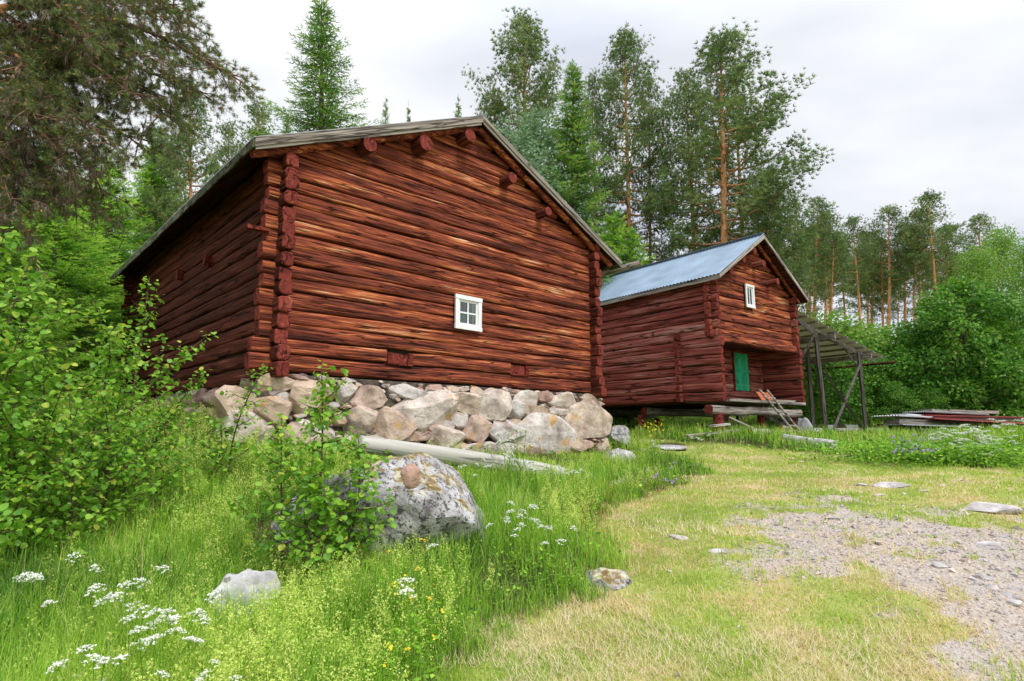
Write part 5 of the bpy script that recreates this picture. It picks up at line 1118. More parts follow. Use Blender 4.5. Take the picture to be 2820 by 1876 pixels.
# left side spruces
tree('spb0', 425, 415, 25, 'bright green spruce with thin top showing over the barn eave', wide=1.2)
tree('spb0', 300, 455, 21, 'bright green spruce left of the thin-topped one', wide=1.35)
tree('spb1', 235, 640, 18.5, 'low bright green spruce just left of the far end of the barn', wide=1.5)
tree('spb0', 150, 520, 15, 'broad bright spruce behind the aspen thicket', wide=1.5)
tree('spb0', -10, 490, 12, 'bright spruce at the left edge, boughs reaching into the picture', wide=1.4)
tree('spb0', 215, 560, 17, 'bushy bright spruce between the broad one and the barn', wide=1.3)
tree('spr1', 120, 330, 24, 'dark tall spruce behind the bright ones on the left', wide=1.2)
tree('spr0', 260, 400, 27, 'mid green spruce behind the hanging pine boughs', wide=1.2)
tree('spb1', 285, 800, 18.6, 'young spruce against the far corner of the barn', wide=1.3)
tree('spb1', 60, 760, 10.5, 'small spruce low behind the left end of the thicket', wide=1.5)

# ---------------------------------------------------------------- ground cover
def logpolar(n, r0, r1, a0=-56, a1=54, p=1.0):
    r = r0*(r1/r0)**(rng.random(n)**p); a = R(rng.uniform(a0, a1, n)) if False else np.radians(rng.uniform(a0, a1, n)); return r*np.sin(a), r*np.cos(a)
def under_building(x, y):
    P = np.stack([x, y], -1); q = P-BF.o[:2]; a = q@BF.U[:2]; b = q@BF.V[:2]; r = (a > -.15) & (a < W+.15) & (b > -.25) & (b < D+.2)
    q = P-HF.o[:2]; a = q@HF.U[:2]; b = q@HF.V[:2]; return r | ((a > .1) & (a < W2) & (b > .3) & (b < D2))
bx, by = float(bo.location[0]), float(bo.location[1])
ROCKS = [(o.location[0], o.location[1], max(abs(c[0]) for c in o.bound_box), max(abs(c[1]) for c in o.bound_box)) for o in bpy.data.objects if o.type == 'MESH' and o.parent is None and o.name.split('.')[0] in ('boulder', 'stone')]
def off_rocks(x, y, k=.85):
    ok = np.ones(len(x), bool)
    for a, b, sx, sy in ROCKS: ok &= (((x-a)/(sx*k))**2+((y-b+.10*sy)/(sy*k*1.12))**2) > 1
    return ok
def meadow_mask(x, y): return np.maximum(sdist(MEAD, x, y), sdist(STRIP, x, y))+.20*fbm(x*1.8, y*1.8, seed=40)+.16*fbm(x*5, y*5, seed=41)
def near_fnd(x, y):
    q = np.stack([x, y], -1)-BF.o[:2]; a = q@BF.U[:2]; b = q@BF.V[:2]; dd = np.maximum(np.maximum(-b-.3, 0)+np.maximum(-a, 0)*(b < 0), np.where(b > 0, -a, 0)); return np.clip(1.5-dd/1.1, 0, 1)*(a < W+1)*(b < 9)
# tall grass
n = 330000; x, y = logpolar(n, 2.6, 45); m = meadow_mask(x, y); keep = (m > 0) & ~under_building(x, y) & off_rocks(x, y); x, y, m = x[keep], y[keep], m[keep]; r = np.hypot(x, y)
cl = fbm(x*1.1, y*1.1, seed=50)                    # clumping
tallz = np.clip(1.2-np.hypot((x+3.3)/1.5, (y-3.5)/1.6), 0, 1)  # reedy grass bottom left
hh = (.16+.20*np.clip(m/1.0, 0, 1))*(1+.30*cl)*rng.uniform(.55, 1.25, len(x)); hh = hh+tallz*.30; hh = np.where(y > 15, hh*1.15, hh); nf = near_fnd(x, y); hh = hh*(1-.6*nf)
keep = rng.random(len(x)) < np.clip(.75+.5*cl+tallz, .3, 1); x, y, r, hh, cl, tallz, m = [q[keep] for q in (x, y, r, hh, cl, tallz, m)]; N = len(x)
wd = .0055*np.maximum(1, r/4.2)**.9*rng.uniform(.6, 1.4, N)
mb = MB(); tint0 = np.clip(.36+.28*fbm(x*.9, y*.9, seed=60)+.20*rng.normal(size=N)+.04*(y > 10)-.10*tallz, 0, .88); tint0 = np.where(rng.random(N) < .06+.08*(vn(x*1.5, y*1.5, seed=61) > .3), rng.uniform(.9, 1, N), tint0)
for k_, (be, sg) in enumerate(((.15, 3), (.45, 3), (.8, 3), (.3, 2))):
    s_ = (np.arange(N) % 4) == k_; tv, tf = blade(1, 1, be, sg); S = np.stack([wd[s_], hh[s_], hh[s_]], -1); q = rng.uniform(0, 6.28, s_.sum())
    P = np.stack([x[s_], y[s_], gz(x[s_], y[s_])-.01], -1); mb.scatter(tv, tf, P, rotz(q, rng.normal(0, .16, s_.sum())*(1-.6*tallz[s_])), S, tint0[s_])
tag(mb.build('tall_grass', M['grass']), kind='stuff')
# bedstraw and small herbs
def herb(seed, k=34):
    r = np.random.default_rng(seed); V = []; F = []; n_ = 0; T = []
    def tri(o, d, l, w, t):
        nonlocal n_; s = nrm(np.cross(d, r.normal(size=3)))*w/2; V.extend([o+s, o-s, o+d*l]); F.append([n_, n_+1, n_+2]); n_ += 3; T.extend([t]*3)
    ax_ = nrm(np.array([r.normal(0, .15), r.normal(0, .15), 1])); tri(np.zeros(3), ax_, 1.0, .012, .2)
    for i in range(16):
        z = .08+.6*i/16
        for j in range(3): tri(ax_*z, nrm(np.array([*r.normal(size=2), .3])), .11*(1-.5*z), .018, .15+.2*r.random())
    for i in range(k*2):
        z = .45+.55*r.random(); rd = .16*(1.15-z)*1.6; o = ax_*z+np.array([*r.normal(0, rd*.6, 2), r.normal(0, .03)]); tri(o, nrm(r.normal(size=3)), .035, .03, .55+.4*r.random())
    return np.array(V), [np.array(F)], np.array(T)
n = 26000; x, y = logpolar(n, 3.0, 24, -50, 45); m = meadow_mask(x, y)
dens_ = np.clip(.55+.8*fbm(x*.75+3, y*.75, seed=70), 0, 1)*np.clip(m/.35, 0, 1)*np.where(y > 11, .12, 1); tz = np.clip(1.15-np.hypot((x+3.3)/1.5, (y-3.5)/1.5), 0, 1)
dens_ = dens_*(1-.8*tz)*np.where((x > -1.2) & (y < 5.0), .22, 1)*(1-.85*near_fnd(x, y))
keep = (rng.random(n) < dens_) & (m > .1) & ~under_building(x, y) & off_rocks(x, y, .9); x, y = x[keep], y[keep]; N = len(x); r = np.hypot(x, y); mb = MB()
for k_ in range(5):
    s_ = np.arange(N) % 5 == k_; tv, tf, T = herb(80+k_); ns = s_.sum(); h_ = rng.uniform(.26, .44, ns); P = np.stack([x[s_], y[s_], gz(x[s_], y[s_])], -1)
    n0 = len(mb.t); mb.scatter(tv, tf, P, rotz(rng.uniform(0, 6.28, ns), rng.normal(0, .2, ns)), np.stack([h_*np.maximum(1, r[s_]/7)**.5]*2+[h_], -1), .5)
    mb.t[-1] = np.clip(np.tile(T, ns)+np.repeat(rng.normal(0, .07, ns), len(T)), 0, 1)
tag(mb.build('yellow_bedstraw', M['herb']), kind='stuff')
# leafy herbs filling the floor
n = 26000; x, y = logpolar(n, 2.8, 26); m = meadow_mask(x, y); keep = (m > .05) & ~under_building(x, y) & off_rocks(x, y); x, y = x[keep], y[keep]; N = len(x); r = np.hypot(x, y); mb = MB()
P = np.stack([x, y, gz(x, y)+rng.uniform(.03, .22, N)], -1); D_ = nrm(np.stack([rng.normal(size=N), rng.normal(size=N), rng.uniform(.1, .8, N)], -1))
mb.scatter(LEAF4[0][:, [0, 2, 1]], LEAF4[1], P, frames(D_, rng.uniform(-.6, .6, N)), rng.uniform(.025, .055, N)*np.maximum(1, r/6)**.7, np.clip(.3+.2*rng.normal(size=N), 0, .8)); tag(mb.build('meadow_herbs', M['grass']), kind='stuff')
# mown grass
n = 560000; x, y = logpolar(n, 3.0, 60, -50, 56); m = meadow_mask(x, y); gsd = sdist(GRAV, x, y)
gm = gfun(x, y)
pd = np.where(m < .1, 1, 0)*(1-.97*np.clip(gm*1.15, 0, 1)**.8); tuft = vn(x*2.2, y*2.2, seed=77)+.5*vn(x*6, y*6, seed=78); pd = np.where((gm > .3) & (tuft > .72), .8, pd)
keep = (rng.random(n) < pd) & ~under_building(x, y) & off_rocks(x, y, 1.0); x, y, gm, tuft = x[keep], y[keep], gm[keep], tuft[keep]; N = len(x); r = np.hypot(x, y)
dry = fbm(x*.8+7, y*.8, seed=90)+.7*fbm(x*3, y*3, seed=91, o=3); straw = rng.random(N) < np.clip(.11+.5*dry, .03, .9)*np.clip(1.35-y/16, .25, 1)
hh = rng.uniform(.016, .050, N)*np.clip(1+.5*fbm(x*5, y*5, seed=93, o=2), .4, 2)*(1+.5*np.clip(-dry, 0, 1))*np.where(gm > .3, 1.5, 1)*np.maximum(1, r/10)**.4; wd = .0042*np.maximum(1, r/3.6)**1.0*rng.uniform(.7, 1.4, N)
tint0 = np.where(straw, rng.uniform(.62, 1, N), np.clip(.28+.13*rng.normal(size=N)+.12*dry, 0, .6)); tl_ = np.where(straw, rng.uniform(.9, 1.5, N), rng.normal(0, .4, N)); hh = np.where(straw, hh*1.7, hh)
mb = MB(); tv, tf = blade(1, 1, .4, 2); P = np.stack([x, y, gz(x, y)-.002], -1); mb.scatter(tv, tf, P, rotz(rng.uniform(0, 6.28, N), tl_), np.stack([wd, hh, hh], -1), tint0)
tag(mb.build('mown_grass', M['lawn']), kind='stuff')
# cut grass lying in swathes on the lawn
n = 60000; x, y = logpolar(n, 3.2, 14, -30, 56); m = meadow_mask(x, y); pt = fbm(x*1.2+11, y*1.2, seed=97)+.6*fbm(x*4, y*4, seed=98, o=2); keep = (m < .05) & (pt > .25) & (gfun(x, y) < .4) & off_rocks(x, y, 1.0); x, y = x[keep], y[keep]; N = len(x); r = np.hypot(x, y); mb = MB(); tv, tf = blade(1, 1, .5, 3)
l_ = rng.uniform(.05, .13, N); mb.scatter(tv, tf, np.stack([x, y, gz(x, y)+rng.uniform(.005, .03, N)], -1), rotz(rng.uniform(0, 6.28, N)*.5+3*vn(x, y, seed=99), rng.normal(1.45, .12, N)), np.stack([.0035*np.maximum(1, r/4), l_, l_], -1), np.clip(.78+.16*rng.normal(size=N), .3, 1)); tag(mb.build('cut_grass', M['hay']), kind='stuff')
# gravel grains
M['grit'] = rockmat('gravel_grains', [(.2, (.34, .31, .30)), (.8, (.60, .56, .55))], scale=30, tintramp=[(0, (.45, .43, .42)), (.5, (.95, .90, .86)), (.8, (1.2, 1.12, 1.05)), (1, (1.15, .90, .72))], bump=0)
n = 150000; x, y = logpolar(n, 3.2, 16, 5, 56); gsd = sdist(GRAV, x, y); gm = gfun(x, y); keep = rng.random(n) < gm*.8+.02*(meadow_mask(x, y) < 0); x, y = x[keep], y[keep]; N = len(x); r = np.hypot(x, y)
vv, ff = rockshape(1, 5, 5, .5, 0, 0); vv, ff = np.array([[1, 0, 0], [-.6, .8, 0], [-.5, -.8, .1], [.1, .1, .8], [0, 0, -.5]]), np.array([[0, 1, 3], [1, 2, 3], [2, 0, 3], [1, 0, 4], [2, 1, 4], [0, 2, 4]])
s_ = .0045*np.maximum(1, r/4)*rng.lognormal(0, .62, N); mb = MB(); mb.scatter(vv, [ff], np.stack([x, y, gz(x, y)], -1), frames(nrm(np.stack([rng.normal(0, .4, N), rng.normal(0, .4, N), np.ones(N)], -1)), rng.uniform(0, 6, N)), np.stack([s_, s_*rng.uniform(.6, 1, N), s_*.7], -1), rng.random(N))
tag(mb.build('gravel', M['grit']), kind='stuff')
# rusty sorrel stalks between meadow and path
n = 500; x = rng.uniform(.6, 3.0, n); y = rng.uniform(5.2, 9.0, n); m = meadow_mask(x, y); keep = (m > -.4) & (m < .35); x, y = x[keep], y[keep]; N = len(x); mb = MB(); V = []; F = []
rr_ = np.random.default_rng(3); n_ = 0
for i in range(14): z = .5+.5*rr_.random(); o = np.array([*rr_.normal(0, .02, 2), z]); d = rr_.normal(size=3)*.02; e_ = rr_.normal(size=3)*.02; V += [o, o+d, o+e_]; F.append([n_, n_+1, n_+2]); n_ += 3
V += [(-.006, 0, 0), (.006, 0, 0), (0, 0, 1)]; F.append([n_, n_+1, n_+2]); mb.scatter(np.array(V), [np.array(F)], np.stack([x, y, gz(x, y)], -1), rotz(rng.uniform(0, 6, N), rng.normal(0, .15, N)), rng.uniform(.18, .34, N), rng.random(N)); tag(mb.build('red_sorrel', M['sorrel']), kind='stuff')
# leaf rosettes of plantain on the thin lawn to the right
n = 3000; x, y = logpolar(n, 5, 20, 20, 56); m = meadow_mask(x, y); c_ = fbm(x*1.6, y*1.6, seed=14)+.5*fbm(x*5, y*5, seed=15); keep = (m < -.1) & (c_ > .25) & (y > 5.5) & off_rocks(x, y); x, y = x[keep], y[keep]; N = len(x)*5; x = np.repeat(x, 5)+rng.normal(0, .03, N); y = np.repeat(y, 5)+rng.normal(0, .03, N); mb = MB()
mb.scatter(LEAF4[0][:, [0, 2, 1]], LEAF4[1], np.stack([x, y, gz(x, y)+.004], -1), frames(nrm(np.stack([rng.normal(size=N), rng.normal(size=N), rng.uniform(.1, .5, N)], -1)), rng.normal(0, .3, N)), rng.uniform(.02, .045, N), rng.uniform(.1, .5, N)); tag(mb.build('low_leaves', M['lawn']), kind='stuff')

# ---------------------------------------------------------------- cow parsley
def top_place(u, v, h):
    rr = ray(u, v); t = np.linspace(2.6, 40, 900); P = np.array([0, 0, CAM_Z])[None]+rr[None]*t[:, None]; g = gz(P[:, 0], P[:, 1])+h; i = int(np.argmax(P[:, 2] < g)); p = P[i].copy(); p[2] = float(gz(p[0], p[1])); return p
def make_parsley(seed, n_umb=7, h=.75):
    r = np.random.default_rng(seed); root = empty('cow_parsley'); st = MB(); fl_ = MB(); C = []
    for i in range(n_umb):
        top = np.array([*r.normal(0, .07+.010*n_umb, 2), h*r.uniform(.68, 1.08)]); b = np.array([0, 0, h*r.uniform(.0, .45)]); st.tube([b, (b+top)/2+np.array([0, 0, -.03]), top], [.005, .004, .003], 4, .3, cap=False)
        ru = r.uniform(.038, .062); tl_n = nrm(np.array([r.normal(0, .35), r.normal(0, .35)-.15, 1])); ex = nrm(np.cross([0, 1., 0], tl_n)); ey = np.cross(tl_n, ex)
        for j in range(11):
            a = j*2.4; q = math.sqrt(j/11)*ru; c = top+ex*math.cos(a)*q+ey*math.sin(a)*q+tl_n*(.022-q*q*9)+r.normal(0, .004, 3); st.tube([top-np.array([0, 0, .02]), c], [.0015, .001], 3, .4, cap=False); C.append(c)
    C = np.array(C); N = len(C)*9; P = np.repeat(C, 9, 0)+r.normal(0, .0075, (N, 3))*np.array([1, 1, .5]); v_ = np.array([[-.5, -.5, 0], [.5, -.5, 0], [.5, .5, .15], [-.5, .5, .1]])
    fl_.scatter(v_, [np.array([[0, 1, 2, 3]])], P, frames(nrm(r.normal(0, .45, (N, 3))+np.array([0, 0, 1])), r.uniform(0, 6, N)), r.uniform(.007, .011, N), r.random(N))
    lf = 110; z = r.uniform(.05, .6, lf)*h; a = r.uniform(0, 6.28, lf); q = r.uniform(.03, .2, lf)*(1-z/h*.6); P = np.stack([np.cos(a)*q, np.sin(a)*q, z], -1)
    st.scatter(LEAF4[0][:, [0, 2, 1]]*np.array([.8, 1, 1]), LEAF4[1], P, frames(nrm(np.stack([np.cos(a), np.sin(a), r.uniform(-.2, .5, lf)], -1)), r.normal(0, .5, lf)), r.uniform(.03, .06, lf), r.uniform(.1, .45, lf))
    kid(root, st.build('stem', M['herb'], root)); kid(root, tag(fl_.build('flower_heads', M['petal'], root), kind='stuff')); return root
PAR = [make_parsley(1, 6), make_parsley(2, 10), make_parsley(3, 4), make_parsley(4, 1, .5)]
pu = set()
def parsley(k, u, v, label, h=.75, group=None, s=None, d=None):
    p = top_place(u, v, h)
    if u > 2550: d = 12.4+(1245-v)*.025
    elif u > 1760: d = 13.6
    if d: p = at(u, v, d); g_ = float(gz(p[0], p[1])); h = max(.3, p[2]-g_); p[2] = g_; s = 1
    o = PAR[k] if k not in pu else dup(PAR[k]); pu.add(k); hb = .75 if k < 3 else .5; sc__ = (s or 1)*h/hb
    o.location = p; o.scale = (sc__*1.9, sc__*1.9, sc__*1.1) if u > 2550 else (sc__,)*3; o.rotation_euler = (0, 0, rng.uniform(0, 6.28)); 
    if 'group' in o: del o['group']
    return tag(o, label, 'wildflower', group)
gP = 'white cow parsley plants'
for k, u, v, lab, h, s in [(0, 60, 1530, 'white cow parsley at the left edge of the meadow, upper one', .62, 1), (2, 115, 1600, 'white cow parsley just below the upper one at the left edge', .6, 1), (1, 385, 1600, 'white cow parsley in the reedy grass left of the white boulder, upper one', .62, 1), (0, 440, 1640, 'white cow parsley touching the one above it beside the reedy grass', .6, 1),
    (1, 430, 1710, 'broad white cow parsley directly left of the white boulder', .58, 1), (0, 285, 1735, 'white cow parsley in the reedy grass near the lower left corner', .6, 1), (0, 585, 1820, 'white cow parsley in front of the white boulder', .45, 1), (2, 285, 1835, 'single white cow parsley head near the bottom left edge', .4, .8), (2, 195, 1370, 'white cow parsley in the yellow bedstraw on the left slope', .5, 1),
    (1, 1450, 1395, 'white cow parsley cluster in the middle of the meadow, upper one', .55, 1), (2, 1425, 1450, 'white cow parsley left of the middle of the meadow', .5, 1), (2, 1500, 1460, 'white cow parsley right of the middle of the meadow', .5, 1), (3, 1560, 1505, 'single white flower near the red sorrel', .4, 1), (3, 1190, 1520, 'single white flower head right below the big boulder', .4, 1), (3, 1140, 1655, 'single white flower head low in the middle meadow', .4, 1.2), (3, 1125, 1690, 'lowest single white flower head of the middle meadow', .4, 1.2),
    (1, 1435, 1215, 'dense white cow parsley against the middle of the foundation', .72, 1.2), (1, 1395, 1240, 'white cow parsley left of the dense one at the foundation', .6, 1.1), (0, 1480, 1262, 'white cow parsley right of the dense one at the foundation', .6, 1), (0, 1345, 1262, 'white cow parsley just behind the fallen pale log', .5, 1), (0, 1575, 1280, 'white cow parsley by the right end of the fallen log', .5, 1), (2, 1290, 1285, 'small white cow parsley rising in front of the fallen log', .5, 1),
    (1, 1805, 1215, 'white cow parsley between foundation corner and storehouse', .7, 1.3), (0, 1835, 1245, 'white cow parsley in front of the flat pale rock', .6, 1.1), (0, 1775, 1250, 'white cow parsley beside the dark grey boulder', .6, 1.1), (0, 1920, 1192, 'white cow parsley before the timber under the storehouse', .55, 1.2), (0, 2280, 1222, 'white cow parsley by the lichened log near the sheds', .4, 1),
    (1, 2660, 1190, 'tall white cow parsley at the top of the right flower clump', .95, 1.3), (1, 2700, 1215, 'dense white cow parsley in the middle of the right flower clump', .85, 1.3), (1, 2740, 1208, 'white cow parsley at the right end of the right flower clump', .85, 1.2), (1, 2665, 1235, 'low white cow parsley in front of the right flower clump', .6, 1.2), (1, 2620, 1200, 'white cow parsley left in the right flower clump', .85, 1.2), (0, 2720, 1245, 'lowest white cow parsley right in the clump', .5, 1.1), (1, 2685, 1180, 'topmost white cow parsley head cluster of the right flower clump', 1, 1), (1, 2755, 1228, 'white cow parsley at the lower right of the right flower clump', 1, 1), (1, 2640, 1216, 'white cow parsley at the lower left of the right flower clump', 1, 1), (1, 2715, 1196, 'white cow parsley just below the topmost of the right flower clump', 1, 1), (1, 2800, 1165, 'tall white cow parsley in front of the right end of the stack', 1.0, 1.2)]:
    parsley(k, u, v, lab, h, gP, s)
def flowers(name, mat, n, u0, u1, v0, v1, h, size, seed, lab):
    rr = np.random.default_rng(seed); P = np.array([top_place(rr.uniform(u0, u1), rr.uniform(v0, v1), h)+np.array([0, 0, h]) for _ in range(n)]); mb = MB(); Q = np.repeat(P, 4, 0)+rr.normal(0, size*.5, (n*4, 3))
    v_ = np.array([[-.5, -.5, 0], [.5, -.5, 0], [.5, .5, .15], [-.5, .5, .1]]); mb.scatter(v_, [np.array([[0, 1, 2, 3]])], Q, frames(nrm(rr.normal(0, .6, (n*4, 3))+np.array([0, -.4, 1])), rr.uniform(0, 6, n*4)), size*rr.uniform(.7, 1.2, n*4), rr.random(n*4)); tag(mb.build(name, M[mat]), kind='stuff')
flowers('purple_cranesbill', 'purple', 110, 2455, 2600, 1195, 1245, .42, .022, 5, '')
flowers('buttercups', 'yellow', 18, 1060, 1220, 1440, 1840, .35, .014, 6, '')
flowers('yellow_flowers', 'yellow', 24, 1770, 1830, 1150, 1200, .5, .03, 8, '')
flowers('blue_speedwell', 'purple', 16, 1780, 1860, 1270, 1330, .3, .02, 9, '')

# ---------------------------------------------------------------- aspens in front
def make_sapling(name, base, top, nleaf, spread, seed, lsize=.05, label='', group=None, nb_=16, sub=None, cat='aspen'):
    r = np.random.default_rng(seed); base = np.array(base, float); top = np.array(top, float); Hh = np.linalg.norm(top-base); root = empty(name, base); tp = top-base
    st = MB(); t = np.linspace(0, 1, 12)[:, None]; bend = np.array([r.normal(0, .06), r.normal(0, .06), 0])*Hh; P = tp*t+bend*np.sin(t*np.pi); st.tube(P, .0065*Hh*(1-t[:, 0])**.8+.0025, 6, .3, cap=False); L_ = []
    brs = [(P, 1.0, .55)]
    for i in range(nb_):
        q = .08+.84*i/nb_; o = np.array([np.interp(q, t[:, 0], P[:, k]) for k in range(3)]); az = i*2.4+r.uniform(-.5, .5); l = spread*(1-.72*q)*r.uniform(.6, 1.15); e = o+np.array([math.cos(az)*l, math.sin(az)*l, l*r.uniform(.25, .8)])
        s = np.linspace(0, 1, 6)[:, None]; B = o+(e-o)*s+np.array([0, 0, -.10])*l*np.sin(s*3.1); st.tube(B, .0045*(1-s[:, 0])+.0018, 4, .3, cap=False); brs.append((B, l/Hh, 0))
    tot = sum(max(.08, w_) for _, w_, _ in brs[1:])+.45
    for bi, (B, w_, q0) in enumerate(brs):
        k = int(nleaf*((.45 if bi == 0 else max(.08, w_))/tot)); s = r.uniform(q0, 1, k)**.8; ii = np.linspace(0, 1, len(B)); O = np.stack([np.interp(s, ii, B[:, c]) for c in range(3)], -1); d = nrm(r.normal(size=(k, 3))*np.array([1, 1, .6])); O2 = O+d*r.uniform(.02, .075, (k, 1))*(lsize/.05)
        for j in range(0, k, 2): st.tube([O[j], O2[j]], [.0012, .001], 3, .9, cap=False)
        L_.append(np.hstack([O2, nrm(d+np.array([0, 0, -.45])+r.normal(0, .3, (k, 3))), (s[:, None]*(1 if bi == 0 else .6))]))
    L_ = np.concatenate(L_); N = len(L_); tv = LEAFR[0][:, [0, 2, 1]]*np.array([1, 1, 1]); lf = MB(); tint = np.clip(.40+.24*r.normal(size=N)+.18*L_[:, 6]**3, 0, .93); tint = np.where(r.random(N) < .02, 1, tint)
    fr_ = frames(L_[:, 3:6], np.pi/2*0+r.normal(0, .5, N)); lf.scatter(tv, LEAFR[1], L_[:, :3], fr_, lsize*1.02*r.uniform(.45, 1.15, N), tint)
    st.build('stem', M['twig'], root); lf.build('leaves', M['aspen'], root, smooth=True); return tag(root, label, cat, group)
def sap(ub, dz, ut, vt, d, nleaf, spread, seed, label, lsize=.05, nb_=16, dt=None, name='aspen_sapling'):
    t = at(ut, vt, dt or d); bx_ = at(ub, 1186, d)[0]; b = np.array([bx_, d, float(gz(bx_, d))-.03+dz]); return make_sapling(name, b, t, int(nleaf*(1.55 if ub < 520 and seed >= 60 else 1.8 if ub > 750 else 1.15)) if nleaf > 100 else nleaf, spread, seed, lsize, label, 'young aspens', nb_)
sap(860, 0, 885, 1010, 5.35, 620, .62, 1, 'tallest leafy aspen shoot in front of the big lichened boulder', .052, 20)
sap(800, 0, 775, 1150, 5.2, 420, .55, 2, 'bushy aspen shoot left of the tallest one at the boulder', .052, 16)
sap(930, 0, 985, 1190, 5.3, 420, .52, 3, 'bushy aspen shoot right of the tallest one, over the boulder face', .052, 16)
sap(900, 0, 860, 1260, 4.95, 300, .5, 4, 'low aspen shoot at the foot of the others before the boulder', .055, 14)
sap(800, 0, 960, 1370, 5.0, 220, .42, 44, 'lowest aspen shoot leaning right along the boulder base', .055, 10)
sap(640, 0, 735, 1000, 7.2, 320, .45, 5, 'thin yellow-green aspen shoot before the barn corner', .052, 16)
sap(560, 0, 610, 1160, 7.0, 260, .5, 6, 'low aspen shoot left of the one before the barn corner', .05, 12)
sap(330, 0, 412, 762, 7.0, 430, .62, 7, 'tall pointed aspen shoot against the dark barn side wall', .06, 22)
sap(300, 0, 585, 912, 6.6, 300, .36, 8, 'aspen shoot leaning right across the barn side wall', .058, 18)
sap(360, 0, 572, 1005, 6.8, 240, .32, 9, 'lower aspen shoot leaning right toward the foundation', .052, 12)
pts_ = [(-60, 20, 630, 4.6, 900, .75, .060), (60, 90, 700, 5.4, 800, .8, .060), (130, 180, 810, 5.8, 700, .8, .058), (210, 260, 830, 6.3, 650, .8, .056), (260, 330, 900, 6.2, 600, .7, .056), (20, 60, 900, 5.0, 700, .85, .058), (160, 120, 960, 5.4, 700, .85, .056), (330, 350, 980, 6.6, 420, .6, .054), (400, 430, 1090, 6.2, 320, .5, .052), (300, 280, 1040, 5.7, 600, .8, .054), (-100, -60, 760, 5.2, 700, .9, .058), (230, 190, 1080, 5.2, 520, .7, .054), (400, 360, 1120, 5.9, 420, .6, .052), (90, 40, 1080, 4.9, 520, .7, .055)]
wh = ['cut by the left edge, tallest', 'second from the left edge, tall', 'third tall one from the left edge', 'fourth tall one, before the spruces', 'tall one just left of the pointed shoot', 'lower one near the left edge', 'lower one in the middle of the thicket', 'one under the leaning shoots', 'small one at the right end of the thicket', 'low one below the pointed shoot', 'one mostly outside the left edge', 'low one in front of the thicket middle', 'small low one above the bedstraw', 'low one in front at the left edge']
for k_, (ub, ut, vt, d, nl, sp__, ls) in enumerate(pts_): sap(ub, 0, ut, vt, d, nl, sp__, 60+k_, 'aspen of the left thicket, '+wh[k_], ls, 20)
sap(800, 0, 760, 1720, 4.1, 22, .16, 91, 'tiny aspen seedling with few round leaves right of the white boulder', .045, 6, name='aspen_seedling')

# ---------------------------------------------------------------- overhanging near pine
rp = np.random.default_rng(17); root = empty('overhanging_pine', (-9.3, 8.4, float(gz(-9.3, 8.4)))); RO = np.array(root.location[:])
tag(root, 'old near pine whose brown lichen-hung boughs hang over the upper left corner', 'pine')
tk = MB(); t = np.linspace(0, 1, 14)[:, None]; TP = np.array([[0, 0, 0]])+t*np.array([.8, .5, 13]); TP[:, 0] += .25*np.sin(t[:, 0]*4); tk.tube(TP, .30*(1-t[:, 0])**.7+.02, 12, np.clip(t[:, 0]*1.2, 0, 1).repeat(12), cap=False, wob=.08)
need = []; buds = []; lich = []
REG = np.array([(-300, -260), (480, -260), (440, -40), (525, 40), (520, 130), (600, 170), (675, 222), (560, 262), (520, 350), (430, 430), (400, 410), (330, 430), (290, 560), (200, 590), (120, 560), (60, 620), (-60, 560), (-300, 560)], float)
limbs = [((-6.9, 8.6, 8.6), (672, 228, 8.4)), ((-7.0, 8.4, 9.4), (520, 60, 8.2)), ((-7.0, 8.3, 7.9), (500, 350, 8.6)), ((-7.2, 8.2, 7.3), (400, 420, 8.8)), ((-7.4, 8.2, 6.8), (290, 540, 8.9)), ((-7.6, 8.2, 6.2), (150, 560, 8.3)), ((-7.2, 8.6, 9.8), (400, -120, 9.2)), ((-7.2, 8.0, 8.9), (250, 120, 7.4)), ((-7.6, 7.8, 7.6), (100, 330, 7.2)), ((-7.6, 7.8, 6.6), (30, 560, 7.4)), ((-7.2, 8.4, 10.2), (560, 150, 8.9)), ((-7.2, 7.9, 8.1), (360, 260, 7.8)), ((-7.8, 7.8, 5.6), (-80, 600, 7.0)), ((-7, 8, 7.0), (200, 480, 7.8)), ((-7, 8, 8.4), (180, 240, 8.6)), ((-7, 8, 9.2), (330, 20, 8.0)), ((-7, 8, 7.4), (560, 260, 9.2)), ((-7, 8, 6.4), (230, 580, 8.2)), ((-7, 8, 9.8), (120, -40, 7.6)), ((-7, 8, 8.0), (480, 200, 7.9)), ((-7, 8, 7.2), (300, 400, 7.6)), ((-7, 8, 6.0), (60, 640, 8.0))]
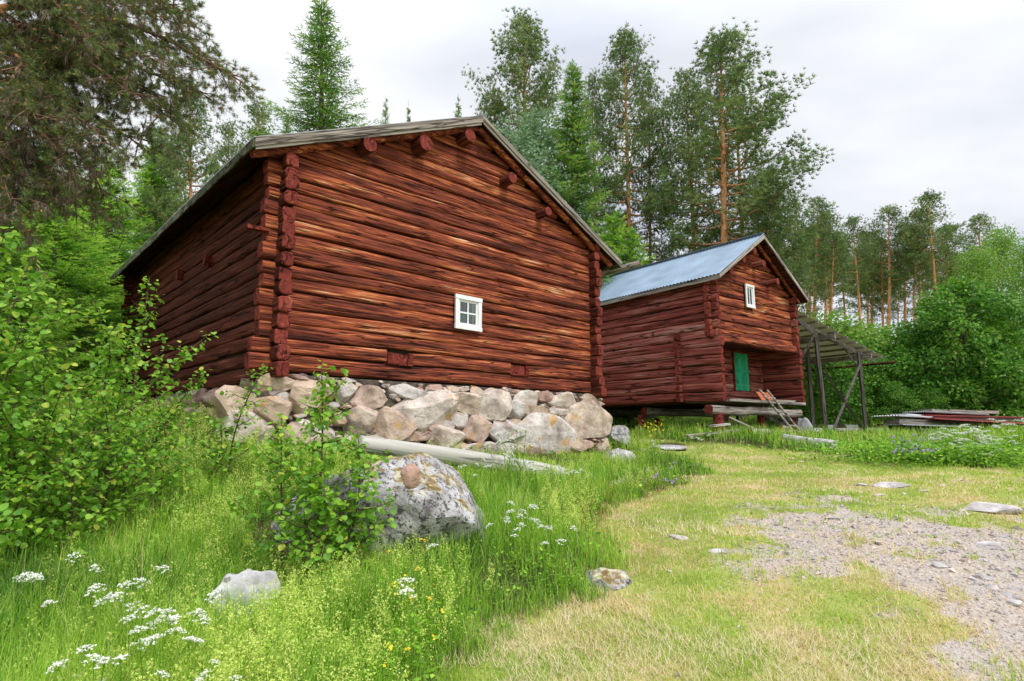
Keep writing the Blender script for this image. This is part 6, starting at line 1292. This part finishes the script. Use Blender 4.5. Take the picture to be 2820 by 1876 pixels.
for li, (o, (u, v, d)) in enumerate(limbs):
    o = np.array([-8.9, 8.7, o[2]-.2]); e = at(u, v, d); s = np.linspace(0, 1, 14)[:, None]; C = o+(e-o)*s+np.array([0, 0, .55])*np.sin(s*np.pi)+.16*np.stack([vn(s[:, 0]*5, li, 1), vn(s[:, 0]*5, li, 2), vn(s[:, 0]*5, li, 3)], -1)*np.sin(s*np.pi)
    tk.tube(C-RO, .055*(1-s[:, 0])**.8+.006, 7, np.where(s[:, 0] < .55, .75, .12).repeat(7), cap=False, wob=.1)
    L = np.linalg.norm(e-o); ns = int(L*15)
    for j in range(ns):
        q = .22+.78*(j+rp.random())/ns; b = np.array([np.interp(q, s[:, 0], C[:, k]) for k in range(3)]); dr = nrm(nrm(e-o)*.7+rp.normal(0, .8, 3)*np.array([1, 1, .45])+np.array([0, 0, -.10-.35*(1-q)])); l = rp.uniform(.35, 1.0)*(1.15-.5*q)
        ee = b+dr*l+np.array([0, 0, -.15*l]); tk.tube([b-RO, (b+ee)/2+np.array([0, 0, .06])*l-RO, ee-RO], [.011, .008, .003], 4, .08, cap=False)
        ng = int(7*l/.6)
        for g in range(ng):
            f_ = .3+.7*(g+.5)/ng; bb = b+(ee-b)*f_; d2 = nrm(dr+rp.normal(0, .8, 3)+np.array([0, 0, .15])); l2 = rp.uniform(.07, .2); e2 = bb+d2*l2; tk.tube([bb-RO, e2-RO], [.004, .002], 3, .05, cap=False)
            dead = rp.random() < (.45 if (u < 420 and v > 400) or q < .5 else .12)
            if not dead:
                for _ in range(6): need.append([*(bb+(e2-bb)*rp.uniform(.4, 1.05)), *nrm(d2+rp.normal(0, .35, 3)), rp.normal(.45, .2)])
                if rp.random() < .75: buds.append([*(e2+rp.normal(0, .012, 3)), *nrm(d2+rp.normal(0, .3, 3)), rp.random()])
            else:
                for _ in range(5): lich.append([*(bb+(e2-bb)*rp.uniform(0, 1.1)+rp.normal(0, .02, 3)), *nrm(np.array([rp.normal(0, .35), rp.normal(0, .35), -1])), rp.random()])
def inframe_cap(A): return np.array(A)
need, buds, lich = inframe_cap(need), inframe_cap(buds), inframe_cap(lich)
nb = MB(); tv, tf = spikes(11, 1.05, .085, .007, 3, .05); nb.scatter(tv, tf, need[:, :3]-RO, frames(need[:, 3:6], rp.uniform(0, 6, len(need))), rp.uniform(.7, 1.15, len(need)), np.clip(need[:, 6], 0, 1))
bb = MB(); v_, f_ = ICO[1]; bb.scatter(v_*np.array([.011, .011, .026]), [f_], buds[:, :3]-RO, frames(buds[:, 3:6], buds[:, 6]), rp.uniform(.6, 1.3, len(buds)), buds[:, 6])
lb = MB(); tv, tf = spikes(6, .55, .16, .006, 5, .06); lb.scatter(tv, tf, lich[:, :3]-RO, frames(lich[:, 3:6], rp.uniform(0, 6, len(lich))), rp.uniform(.5, 1.3, len(lich)), lich[:, 6])
tk.build('trunk', M['pinebark'], root); nb.build('crown', M['nearpine'], root); bb.build('buds', M['bud'], root); lb.build('hanging_lichen', M['lichen'], root)
# prototypes never placed are removed
for k, (rt, h) in PROTO.items():
    if k not in used:
        for c in list(KIDS.get(rt.name, [])): bpy.data.objects.remove(c)
        bpy.data.objects.remove(rt)
# dense herb clump on the right, round the cow parsley
n = 9000; u_ = rng.uniform(2380, 2800, n); c0 = at(2600, 1186, 13.2); x = rng.normal(c0[0], 1.3, n); y = rng.normal(13.3, .55, n)+(x-c0[0])*-.05; P = np.stack([x, y, gz(x, y)+rng.uniform(.02, .42, n)], -1); mb = MB()
mb.scatter(LEAF4[0][:, [0, 2, 1]], LEAF4[1], P, frames(nrm(np.stack([rng.normal(size=n), rng.normal(size=n), rng.uniform(.1, .9, n)], -1)), rng.uniform(-.6, .6, n)), rng.uniform(.05, .10, n), np.clip(.3+.2*rng.normal(size=n), 0, .8)); tag(mb.build('herb_clump', M['grass']), kind='stuff')
